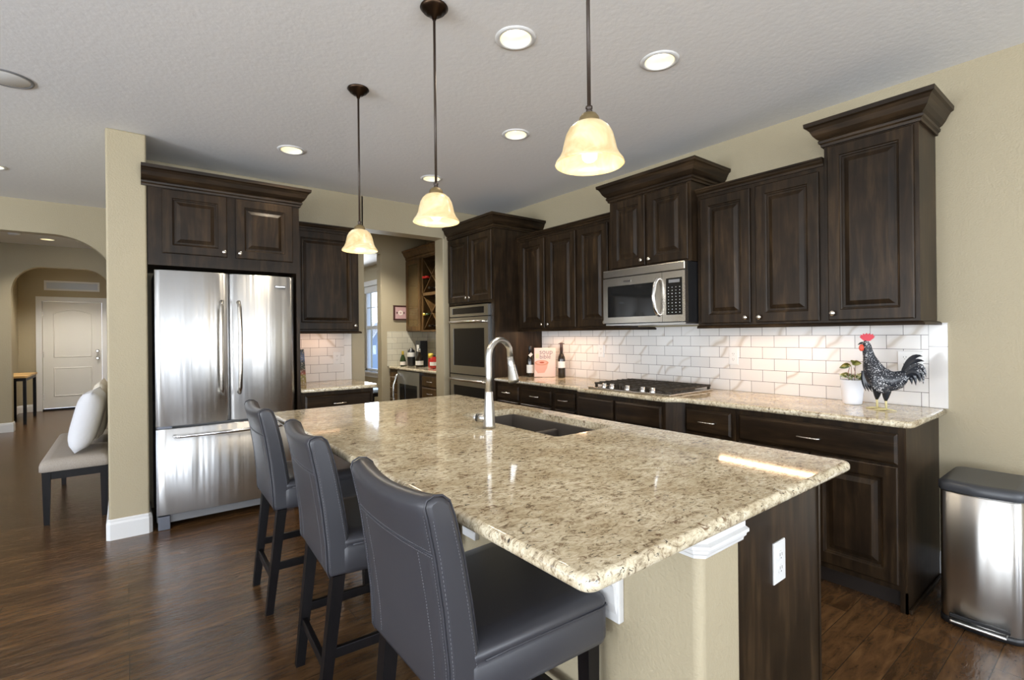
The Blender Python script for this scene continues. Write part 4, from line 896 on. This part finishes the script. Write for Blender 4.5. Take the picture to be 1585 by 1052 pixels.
T.part('comb', MB().prism([RP(y, z, -0.004) for y, z in pts], (0.008, 0, 0)), 'comb_red')
mb = MB()
for s in (-1, 1): mb.rings([[RP(0.964 + 0.012 * r * math.cos(t), 1.246 + 0.019 * r * math.sin(t), s * x) for t in [2 * PI * k / 12 for k in range(12)]] for r, x in ((1, 0.014), (1, 0.020), (0.6, 0.024))], sm=True)
T.part('wattle', mb, 'wattle_red'); mb = MB(); mb.tube([RP(0.963, 1.272), RP(0.975, 1.270), RP(0.986, 1.262)], [0.007, 0.005, 0.0015], 8); T.part('beak', mb, 'feather_black')
for (y, xo) in ((0.903, 0.018), (0.853, -0.018)):
    T.part('thigh', MB().tube([RP(y + 0.004, 1.040, xo), RP(y, 1.012, xo), RP(y + 0.002, 0.985, xo), RP(y + 0.003, 0.965, xo)], [0.026, 0.022, 0.014, 0.006], 12), 'feather_black')
    mb = MB(); mb.tube([RP(y + 0.003, 0.975, xo), RP(y + 0.001, 0.920, xo)], [0.006, 0.005], 8)
    for dy, dx in ((0.055, 0.0), (0.045, 0.028), (0.045, -0.028), (-0.045, 0.0)): mb.tube([RP(y, 0.921, xo), RP(y + dy * 0.6, 0.919, xo + dx * 0.6), RP(y + dy, 0.9165, xo + dx)], [0.0045, 0.0035, 0.0015], 6)
    T.part('leg', mb, 'claw_yellow')

# potted plant
PX, PYY = 3.335, 1.058
T = Thing('potted_plant', 'white ribbed pot with small green-leaved plant beside the rooster', 'potted plant', (PX, PYY, 0.914))
prof = [(0.001, 0.915), (0.044, 0.915), (0.046, 0.918)]
for k in range(20):
    z = 0.922 + k * 0.0066; r = 0.0465 + (z - 0.915) / 0.137 * 0.014; prof += [(r, z), (r + 0.0012, z + 0.0033)]
prof += [(0.0625, 1.054), (0.0615, 1.056), (0.057, 1.055), (0.056, 1.04)]
pt = T.part('pot', MB().lathe(prof, (PX, PYY, 0), 36), 'pot_white'); T.part('soil', MB().lathe([(0.058, 1.040), (0.001, 1.044)], (PX, PYY, 0), 24), 'soil_brown')
def leaf(c, d, L_, W, mat, n=(0, 0, 1)):
    d = Vector(d).normalized(); c = Vector(c); side = d.cross(Vector(n)).normalized(); nn = side.cross(d); rr = []
    mb = MB()
    for t, w_ in ((0, .05), (.15, .55), (.35, .95), (.55, 1), (.75, .75), (.9, .35), (1, .03)):
        p = c + d * L_ * t - Vector((0, 0, 1)) * 0.25 * L_ * t * t
        rr.append([p + side * W * w_ + nn * W * 0.25 * w_, p + nn * 0.0008, p - side * W * w_ + nn * W * 0.25 * w_, p - nn * 0.0008])
    mb.rings(rr, sm=True); T.part('leaf', mb, mat)
T.part('stem', MB().tube([(PX, PYY, 1.04), (PX - 0.003, PYY + 0.002, 1.09), (PX - 0.004, PYY + 0.004, 1.135)], [0.003, 0.002, 0.0015], 6), 'stem_brown')
for dx, dy in ((-0.01, 0.012), (0.012, -0.008), (-0.006, -0.014), (0.004, 0.018)): T.part('stem', MB().tube([(PX + dx, PYY + dy, 1.04), (PX + dx * 1.3, PYY + dy * 1.2, 1.10), (PX + dx, PYY + dy * 0.8, 1.125)], 0.0016, 6), 'stem_brown')
tp = (PX - 0.004, PYY + 0.002, 1.135)
leaf(tp, (-0.2, 1, 0.05), 0.060, 0.020, 'leaf_green', (-0.8, 0, 0.6)); leaf((PX - 0.004, PYY, 1.145), (-0.1, -0.9, 0.35), 0.055, 0.019, 'leaf_green', (-0.8, 0, 0.6)); leaf((PX, PYY, 1.15), (-0.2, -0.3, 0.5), 0.030, 0.014, 'leaf_green', (-0.9, 0, 0.4)); leaf(tp, (-0.8, 0.2, 0.1), 0.02, 0.010, 'leaf_pale', (0, 0, 1))
random.seed(3)
for k in range(16):
    a = 2 * PI * k / 16; y = math.sin(a); x = math.cos(a); l_ = 0.036 + 0.014 * random.random()
    leaf((PX + x * 0.030, PYY + y * 0.030, 1.055 + 0.02 * random.random()), (x, y, 0.5 + random.random() * 0.6), l_, 0.015, 'leaf_pale' if k % 3 else 'leaf_green', (-0.6, 0, 0.8))

# ------------------------------------------------------------------ cookbook and bottles by the oven tower
def text_mesh(txt, size, ext, name, mat, parent, M, spacing=1.0):
    cu = bpy.data.curves.new(name, 'FONT'); cu.body = txt; cu.size = size; cu.extrude = ext; cu.space_character = spacing; cu.align_x = 'CENTER'
    to = bpy.data.objects.new(name, cu); C.objects.link(to); bpy.context.view_layer.update()
    me = bpy.data.meshes.new_from_object(to.evaluated_get(bpy.context.evaluated_depsgraph_get())); bpy.data.objects.remove(to)
    me.transform(M); me.materials.clear(); me.materials.append(MATS[mat]); o = bpy.data.objects.new(name, me); C.objects.link(o); o.parent = parent; return o
T = Thing('cookbook', 'pink soup cookbook standing at the far left of the long counter', 'book', (3.26, 3.66, 0.914))
yaw = math.radians(-36)
BM_ = Matrix.Rotation(yaw, 4, 'Z') @ Matrix.Rotation(math.radians(7), 4, 'X')       # local: x right, z up, front -y; leans back
def bkpart(name, mb, mat, par=None):
    mb.bm.transform(BM_) ; o = mb.build(name, mat, par or T.o, (0, 0, 0)); return o
W2, HB = 0.105, 0.285
bkpart('pages', MB().box(-W2 + 0.004, W2 - 0.003, 0.003, 0.022, 0.008, HB), 'page_white')
cv = bkpart('cover', MB().box(-W2, W2, -0.001, 0.003, 0.004, HB + 0.004).box(-W2, W2, 0.022, 0.026, 0.004, HB + 0.004).box(-W2, -W2 + 0.004, -0.001, 0.026, 0.004, HB + 0.004), 'cover_pink')
bkpart('green_spot', MB().box(-0.092, -0.060, -0.0022, -0.001, 0.190, 0.235), 'cover_green', cv)
def disc(cx, cz, rx_, rz_, y0, y1, a0=0, a1=2 * PI, n=28):
    p = [(cx + rx_ * math.cos(a0 + (a1 - a0) * k / n), y1, cz + rz_ * math.sin(a0 + (a1 - a0) * k / n)) for k in range(n)]; return MB().prism(p, (0, y0 - y1, 0))
bkpart('bowl_print', MB().prism([(-0.100, -0.0020, 0.140), (0.030, -0.0020, 0.140), (0.020, -0.0020, 0.090), (-0.005, -0.0020, 0.045), (-0.070, -0.0020, 0.040), (-0.098, -0.0020, 0.080)], (0, 0.001, 0)), 'bowl_pink', cv)
bkpart('bowl_rim_print', disc(-0.033, 0.145, 0.068, 0.026, -0.001, -0.0026), 'bowl_rim', cv); bkpart('soup_print', disc(-0.033, 0.147, 0.052, 0.018, -0.0024, -0.0030), 'bowl_pink', cv); bkpart('garnish_print', disc(-0.03, 0.148, 0.024, 0.008, -0.0028, -0.0034), 'soup_red', cv)
RX90 = Matrix.Rotation(PI / 2, 4, 'X')
text_mesh('soup', 0.068, 0.0006, 'title', 'cover_title', cv, BM_ @ Matrix.Translation((0.010, -0.0018, 0.232)) @ RX90)
text_mesh('bible', 0.058, 0.0006, 'title', 'cover_title', cv, BM_ @ Matrix.Translation((0.002, -0.0018, 0.186)) @ RX90)
def bottle(name, label, x, y, z, prof, mat, lab=None, labmat='label_white', cap=None, capmat='foil_brown', cat='bottle', group=None):
    T = Thing(name, label, cat, (x, y, z), group)
    T.part('glass', MB().lathe([(r, z + 0.0005 + h) for r, h in prof], (x, y, 0), 24, caps=(True, True)), mat)
    if lab: T.part('paper_label', MB().lathe([(lab[0], z + lab[1]), (lab[0], z + lab[2])], (x, y, 0), 24), labmat)
    if cap: T.part('cap', MB().lathe([(cap[0], z + cap[1]), (cap[0], z + cap[2]), (cap[0] * 0.9, z + cap[2] + 0.002)], (x, y, 0), 16, caps=(True, True)), capmat)
    return T
T = bottle('wine_bottle', 'dark wine bottle with white label standing right of the cookbook', 3.350, 3.515, 0.914, [(0.034, 0), (0.036, 0.006), (0.036, 0.175), (0.033, 0.20), (0.022, 0.222), (0.015, 0.24), (0.0145, 0.325), (0.016, 0.328), (0.016, 0.335)], 'bottle_dark', (0.0366, 0.095, 0.158), cap=(0.0165, 0.255, 0.338))
dv = (rt0.x * 0.03, rt0.y * 0.03); T.part('corkscrew', MB().tube([(3.350 - dv[0], 3.515 - dv[1], 1.244), (3.350, 3.515, 1.246), (3.350 + dv[0], 3.515 + dv[1], 1.244)], [0.003, 0.0045, 0.003], 8), 'foil_brown')
T = bottle('wine_bottle', 'dark bottle with hanging cream tag between the faucet and the cookbook', 3.19, 3.800, 0.914, [(0.034, 0), (0.036, 0.006), (0.036, 0.17), (0.030, 0.20), (0.018, 0.222), (0.015, 0.24), (0.015, 0.30)], 'bottle_dark', (0.0366, 0.04, 0.12), cap=(0.017, 0.235, 0.305), capmat='black_plastic')
c_ = Vector((3.19, 3.80, 1.135)) - fw * 0.030 + rt0 * 0.004
T.part('tag', MB().obox(c_, (rt0 + up0).normalized(), fw, (rt0 - up0).normalized(), 0.019, 0.0015, 0.014), 'label_yellow' if False else 'print_cream')

# leaning picture on the small counter
T = Thing('leaning_picture', 'unframed photo print leaning against the wall right of the refrigerator', 'picture', (1.19, 4.66, 0.914))
mb = MB(); mb.prism([(1.128, 4.600, 0.9148), (1.262, 4.600, 0.9148), (1.262, 4.668, 1.226), (1.128, 4.668, 1.226)], (0, 0.006, 0.0)); T.part('print', mb, 'canvas_scene')

# ------------------------------------------------------------------ pantry
PXF = 2.905; PY0 = 5.045
def pbase(label, a0, a1, n):
    T = Thing('pantry_base_cabinet', label, 'cabinet', (3.2, (a0 + a1) / 2, 0), 'brown pantry base cabinets')
    T.part('carcass', MB().box(PXF, 3.484, a0, a1, 0.09, 0.880), 'pantry_wood'); T.part('toe_kick', MB().box(PXF + 0.07, 3.484, a0, a1, 0, 0.09), 'toe_dark')
    Fm = face_right(PXF); h = (0.850 - 0.12) / n
    for k in range(n): drawer(T, Fm, a0 + 0.02, a1 - 0.02, 0.12 + h * k + 0.005, 0.12 + h * (k + 1) - 0.005, True, 'pantry_wood')
pbase('narrow brown drawer stack left of the steel beverage fridge in the pantry', 6.205, 6.496, 5); pbase('brown drawer stack right of the steel beverage fridge in the pantry', PY0, 5.560, 5)
T = Thing('beverage_fridge', 'stainless under-counter beverage fridge with curved handle in the pantry', 'beverage fridge', (3.2, 5.88, 0)); Fm = face_right(PXF)
T.part('body', MB().box(PXF, 3.48, 5.565, 6.200, 0.02, 0.878), 'black_plastic'); dd = T.part('fridge_door', steel_frame(Fm, 5.570, 6.195, 0.10, 0.872, 0.06, 0.06, 0.06, 0.17, 0.035), 'stainless_plain')
T.part('glass', rect(Fm, 5.631, 6.134, 0.161, 0.701, 0.030, 0.033), 'black_glass', dd)
T.part('handle', MB().tube([Fm(6.150, 0.840, 0.034), Fm(6.150, 0.80, 0.075), Fm(6.150, 0.68, 0.115), Fm(6.150, 0.52, 0.12), Fm(6.150, 0.36, 0.09), Fm(6.150, 0.26, 0.034)], 0.013, 10, up=(0, 1, 0)), 'chrome', dd)
one('countertop', MB().slab(rrect(2.868, 3.4835, PY0, 6.4965, 0.02, 4, (0, 0, 0.03, 0)), 0.881, 0.914, 0.012), 'granite', 'granite countertop of the pantry bar beyond the doorway', 'countertop')
bs = one('tile_backsplash', MB().box(2.86, 3.4895, 6.489, 6.4985, 0.9145, 1.40), 'tile_pantry', 'cream subway tile behind the pantry bar bottles', 'backsplash')
MB().box(3.480, 3.4895, PY0, 6.4885, 0.9145, 1.386).build('side_tile', 'tile_pantry_side', bs)
T = Thing('wine_cabinet', 'brown pantry wall cabinet with glass door and wine cubbies', 'cabinet', (3.3, 6.1, 1.39)); xf = 3.165
ya, yb = 5.15, 6.484; gy = 6.05
mb = MB(); mb.box(xf, 3.478, ya, yb, 1.39, 1.41).box(xf, 3.478, ya, yb, 2.38, 2.40).box(3.46, 3.478, ya, yb, 1.41, 2.38)
for y in (ya, gy - 0.01, gy - 0.50, yb - 0.02): mb.box(xf, 3.46, y, y + 0.02, 1.41, 2.38)
mb.box(xf, 3.46, ya, gy, 1.87, 1.91).box(xf, xf + 0.018, gy - 0.04, gy, 1.41, 2.38).box(xf + 0.02, 3.44, gy, yb - 0.02, 1.71, 1.72).box(xf + 0.02, 3.44, gy, yb - 0.02, 2.03, 2.04)
T.part('carcass', mb, 'pantry_wood')
T.part('crown_moulding', MB().sweep([(xf, yb), (xf, ya), (3.478, ya)], [(o, z + 0.0) for o, z in CROWN]), 'pantry_wood')
gd = T.part('glass_door', steel_frame(face_right(xf), gy + 0.01, yb - 0.006, 1.405, 2.385, 0.055, 0.055, 0.06, 0.06, 0.02), 'pantry_wood')
bpy.data.objects.remove(gd)
mb = MB(); Fp = face_right(xf); a0, a1 = gy + 0.01, yb - 0.006
for (p, q, r_, s_) in ((a0, a0 + 0.055, 1.405, 2.385), (a1 - 0.055, a1, 1.405, 2.385), (a0 + 0.055, a1 - 0.055, 1.405, 1.465), (a0 + 0.055, a1 - 0.055, 2.325, 2.385)): mb.box(xf - 0.02, xf - 0.0005, p, q, r_, s_)
gd = T.part('glass_door', mb, 'pantry_wood'); T.part('pane', MB().box(xf - 0.012, xf - 0.008, a0 + 0.055, a1 - 0.055, 1.465, 2.325), 'cabinet_pane', gd); 
for z0_ in (1.41, 1.91):
    z1_ = z0_ + 0.46; yA, yB_ = gy - 0.48, gy - 0.04
    mb = MB()
    for (pa, pb) in (((yA, z0_ + 0.01), (yB_, z1_ - 0.01)), ((yA, z1_ - 0.01), (yB_, z0_ + 0.01))):
        d = Vector((0, pb[0] - pa[0], pb[1] - pa[1])); c = Vector((3.31, (pa[0] + pb[0]) / 2, (pa[1] + pb[1]) / 2)); mb.obox(c, (1, 0, 0), d.normalized(), d.normalized().cross(Vector((1, 0, 0))), 0.13, d.length / 2 - 0.01, 0.005)
    T.part('wine_rack', mb, 'pantry_wood')
WB = [(5.96, 2.115, 'bottle_red', 'red-capped wine bottle lying in the upper pantry rack, left'), (5.885, 2.115, 'bottle_red', 'red-capped wine bottle lying in the upper pantry rack, right'), (5.80, 1.965, 'bottle_dark', 'dark wine bottle lying low in the upper pantry rack'),
      (5.955, 1.62, 'foil_gold', 'yellow-capped wine bottle lying in the lower pantry rack'), (5.88, 1.62, 'bottle_green', 'green-dark wine bottle lying in the lower pantry rack'), (5.80, 1.465, 'bottle_dark', 'dark wine bottle lying low in the lower pantry rack')]
for y, z, mt, lab in WB:
    T2 = Thing('wine_bottle', lab, 'bottle', (3.2, y, z), 'wine bottles in the pantry rack')
    T2.part('glass', MB().lathe([(0.031, -0.22), (0.033, -0.21), (0.033, -0.06), (0.016, -0.025), (0.014, -0.005)], (3.19, y, z), 16, '-X', caps=(True, True)), 'bottle_dark')
    T2.part('cap', MB().lathe([(0.0155, -0.010), (0.0155, 0.05)], (3.19, y, z), 14, '-X', caps=(True, True)), mt)
PB = [(6.40, 3.05, 'champagne bottle with pale label and gold foil, leftmost on the pantry bar', 'bottle_green', [(0.030, 0), (0.040, 0.01), (0.042, 0.07), (0.034, 0.11), (0.015, 0.16), (0.013, 0.20)], (0.0425, 0.015, 0.062), 'print_cream', (0.016, 0.14, 0.205), 'foil_gold'),
      (6.30, 3.13, 'round black bottle with round cream label on the pantry bar', 'black_plastic', [(0.045, 0), (0.055, 0.02), (0.055, 0.17), (0.045, 0.22), (0.02, 0.235), (0.02, 0.25)], (0.0556, 0.13, 0.19), 'label_white', None, None),
      (6.00, 3.10, 'short squat bottle with white label in front on the pantry bar', 'bottle_dark', [(0.045, 0), (0.052, 0.01), (0.052, 0.11), (0.035, 0.15), (0.016, 0.18), (0.014, 0.245)], (0.0526, 0.03, 0.085), 'label_white', (0.017, 0.20, 0.25), 'tin_silver'),
      (5.74, 3.13, 'red bottle with yellow top on the pantry bar', 'bottle_red', [(0.030, 0), (0.034, 0.01), (0.034, 0.10), (0.026, 0.13), (0.026, 0.135)], None, 'label_white', (0.034, 0.132, 0.185), 'label_yellow'),
      (5.60, 3.10, 'round red bottle with white round label on the pantry bar', 'bottle_red', [(0.040, 0), (0.052, 0.01), (0.055, 0.08), (0.045, 0.13), (0.02, 0.15), (0.018, 0.16)], (0.0558, 0.04, 0.085), 'label_white', (0.02, 0.15, 0.17), 'bottle_dark'),
      (5.50, 3.25, 'tall clear bottle with black cap, rightmost on the pantry bar', 'bottle_clear', [(0.035, 0), (0.038, 0.01), (0.038, 0.20), (0.016, 0.24), (0.015, 0.27)], (0.0385, 0.05, 0.13), 'label_white', (0.018, 0.25, 0.33), 'black_plastic')]
for y, x, lab, mt, prof, lb, lm, cp_, cm in PB:
    bottle('liquor_bottle', lab, x, y, 0.914, prof, mt, lb, lm, cp_, cm or 'foil_brown', group='bottles on the pantry bar')
T = Thing('gift_box', 'tall black bottle box with white label on the pantry bar', 'box', (3.20, 6.14, 0.914)); T.part('box', MB().box(3.15, 3.26, 6.07, 6.21, 0.9145, 1.265, 0.003), 'black_plastic'); T.part('paper_label', MB().box(3.148, 3.1498, 6.105, 6.175, 1.12, 1.21), 'label_white')
T = Thing('cocktail_shaker', 'silver canister standing behind the red bottles on the pantry bar', 'canister', (3.33, 5.76, 0.914)); T.part('canister', MB().box(3.27, 3.38, 5.69, 5.83, 0.9145, 1.27, 0.01, 3), 'tin_silver')
T = Thing('framed_picture', 'small square picture in a dark frame on the pantry wall', 'picture', (3.062, 6.49, 1.66)); cx, cz = 3.062, 1.66
T.part('frame', steel_frame(face_back(6.498), cx - 0.105, cx + 0.105, cz - 0.105, cz + 0.105, 0.022, 0.022, 0.022, 0.022, 0.018), 'frame_dark')
T.part('print', MB().box(cx - 0.083, cx + 0.083, 6.4835, 6.4865, cz - 0.083, cz + 0.083), 'print_pink')
mb = MB()
for k in range(7):
    a = 2 * PI * k / 7; mb.prism([(cx + 0.028 * math.cos(a) + 0.014 * math.cos(t), 6.4835, cz + 0.024 * math.sin(a) + 0.012 * math.sin(t)) for t in [2 * PI * j / 8 for j in range(8)]], (0, -0.001, 0))
T.part('flower_print', mb, 'print_cream'); mb = MB()
for sx in (-1, 1): mb.prism([(cx + sx * 0.052 + 0.014 * math.cos(t), 6.4835, cz + 0.016 * math.sin(t)) for t in [2 * PI * j / 8 for j in range(8)]], (0, -0.0012, 0))
T.part('leaf_print', mb, 'print_dark')
# pale blue dining chair just visible through the doorway
T = Thing('dining_chair', 'pale blue dining chair beyond the pantry doorway, barely visible', 'chair', (3.0, 7.60, 0))
T.part('seat', MB().box(2.80, 3.22, 7.42, 7.84, 0.44, 0.50, 0.02, 3, True), 'blue_seat'); T.part('seat_frame', MB().box(2.82, 3.20, 7.44, 7.82, 0.385, 0.44), 'espresso_wood')
for x in (2.84, 3.18):
    for y in (7.46, 7.80): T.part('leg', MB().box(x - 0.018, x + 0.018, y - 0.018, y + 0.018, 0, 0.385), 'espresso_wood')

# ------------------------------------------------------------------ bench, pillows, hall table
T = Thing('upholstered_bench', 'grey linen bench with dark wooden legs beside the stub wall', 'bench', (-0.31, 5.5, 0))
secs = [(0.385, 0.010), (0.390, 0.0), (0.430, 0), (0.455, 0.008), (0.468, 0.025), (0.474, 0.06)]
T.part('seat', MB().rings([[(x, y, z) for x, y in rrect(-0.500 + i, -0.105 - i, 4.840 + i, 6.20 - i, 0.03, 4)] for z, i in secs]), 'bench_linen')
mb = MB(); mb.box(-0.470, -0.140, 4.880, 4.900, 0.325, 0.385).box(-0.470, -0.140, 6.14, 6.16, 0.325, 0.385).box(-0.470, -0.450, 4.900, 6.14, 0.325, 0.385).box(-0.160, -0.140, 4.900, 6.14, 0.325, 0.385); T.part('apron', mb, 'espresso_wood')
for x, y in ((-0.462, 4.894), (-0.140, 4.894), (-0.462, 6.146), (-0.140, 6.146)):
    a, b_ = 0.024, 0.016; T.part('leg', MB().hexa([(x - b_, y - b_, 0), (x + b_, y - b_, 0), (x + b_, y + b_, 0), (x - b_, y + b_, 0)], [(x - a, y - a, 0.385), (x + a, y - a, 0.385), (x + a, y + a, 0.385), (x - a, y + a, 0.385)]), 'espresso_wood')
def pillow(name, label, c, w, h, th, rz, tilt, mat):
    mb = MB(); n = 14; G = []
    for side in (1, -1):
        g_ = []
        for i in range(n + 1):
            row = []
            for j in range(n + 1):
                u, v = 2 * i / n - 1, 2 * j / n - 1; e = (max(0.0, 1 - u ** 4) * max(0.0, 1 - v ** 4)) ** 0.45
                pin = 1 - 0.05 * (1 - abs(v)) * abs(u) ** 3 - 0.0
                row.append(Vector((u * w / 2 * (1 - 0.07 * (1 - v * v) * abs(u)), side * th / 2 * e, v * h / 2 * (1 - 0.07 * (1 - u * u) * abs(v)))))
            g_.append(row)
        G.append(g_)
    M = Matrix.Rotation(rz, 4, 'Z') @ Matrix.Rotation(tilt, 4, 'X'); bm = mb.bm
    for g_ in G:
        V = [[bm.verts.new(M @ p + Vector(c)) for p in row] for row in g_]
        for i in range(n):
            for j in range(n): bm.faces.new((V[i][j], V[i + 1][j], V[i + 1][j + 1], V[i][j + 1])).smooth = True
    bmesh.ops.remove_doubles(bm, verts=bm.verts, dist=0.0004)
    return one(name, mb, mat, label, 'pillow', tuple(Vector(c) - Vector((0, 0, h / 2))))
pillow('throw_pillow', 'white throw pillow leaning on the bench, nearest the camera', (-0.243, 5.15, 0.712), 0.44, 0.47, 0.17, math.radians(86), math.radians(13), 'pillow_cloth')
pillow('throw_pillow', 'cream throw pillow on the bench mostly behind the white one', (-0.185, 5.60, 0.735), 0.42, 0.50, 0.12, math.radians(88), math.radians(4), 'pillow_cream')
T = Thing('console_table', 'narrow hall table with light wood top and dark legs near the entry door', 'table', (-1.41, 11.4, 0))
T.part('tabletop', MB().box(-1.545, -1.235, 10.85, 11.98, 0.735, 0.765, 0.003), 'oak_top')
mb = MB(); mb.box(-1.53, -1.25, 10.87, 10.89, 0.685, 0.735).box(-1.53, -1.25, 11.94, 11.96, 0.685, 0.735).box(-1.27, -1.25, 10.89, 11.94, 0.685, 0.735).box(-1.53, -1.51, 10.89, 11.94, 0.685, 0.735); T.part('apron', mb, 'espresso_wood')
for x in (-1.513, -1.267):
    for y in (10.887, 11.943): T.part('leg', MB().box(x - 0.02, x + 0.02, y - 0.02, y + 0.02, 0, 0.685), 'espresso_wood')

# ------------------------------------------------------------------ trash can
T = Thing('trash_can', 'stainless step trash can with dark lid at the right edge', 'trash can', (3.2, 0.40, 0))
def canring(i, z, x0=2.950, x1=3.330, y0=0.318, y1=0.600, bow=0.014):
    # bowed front on the -X side
    pts = []; r = 0.045; n = 5
    for (cx, cy, a0) in ((x0 + r, y1 - r, PI / 2), (x0 + r, y0 + r, PI), (x1 - r, y0 + r, 1.5 * PI), (x1 - r, y1 - r, 0)):
        for k in range(n + 1): a = a0 + PI / 2 * k / n; pts.append((cx + (r - i) * math.cos(a), cy + (r - i) * math.sin(a)))
        if cx == x0 + r and cy == y1 - r:
            for k in range(1, 8): t = k / 8; pts.append((x0 + i - bow * math.sin(PI * t), y1 - r - (y1 - y0 - 2 * r) * t))
    return [(x, y, z) for x, y in pts]
T.part('body', MB().rings([canring(0.006, 0.030), canring(0.002, 0.034), canring(0.002, 0.600), canring(0.006, 0.604)]), 'trash_steel')
T.part('plinth', MB().rings([canring(0.004, 0.0), canring(-0.001, 0.004), canring(-0.001, 0.028), canring(0.004, 0.0305)]), 'black_plastic')
T.part('lid', MB().rings([canring(-0.002, 0.606), canring(-0.005, 0.612), canring(-0.005, 0.640), canring(0.004, 0.650), canring(0.03, 0.654)]), 'lid_plastic')
T.part('rim', MB().rings([canring(0.0, 0.6035), canring(0.0, 0.6065)]), 'stainless_plain')
pe = T.part('pedal', MB().box(2.905, 2.950, 0.370, 0.555, 0.028, 0.040, 0.005, 3), 'stainless_plain'); T.part('pedal_slot', MB().box(2.928, 2.945, 0.362, 0.560, 0.044, 0.060, 0.003), 'black_plastic')
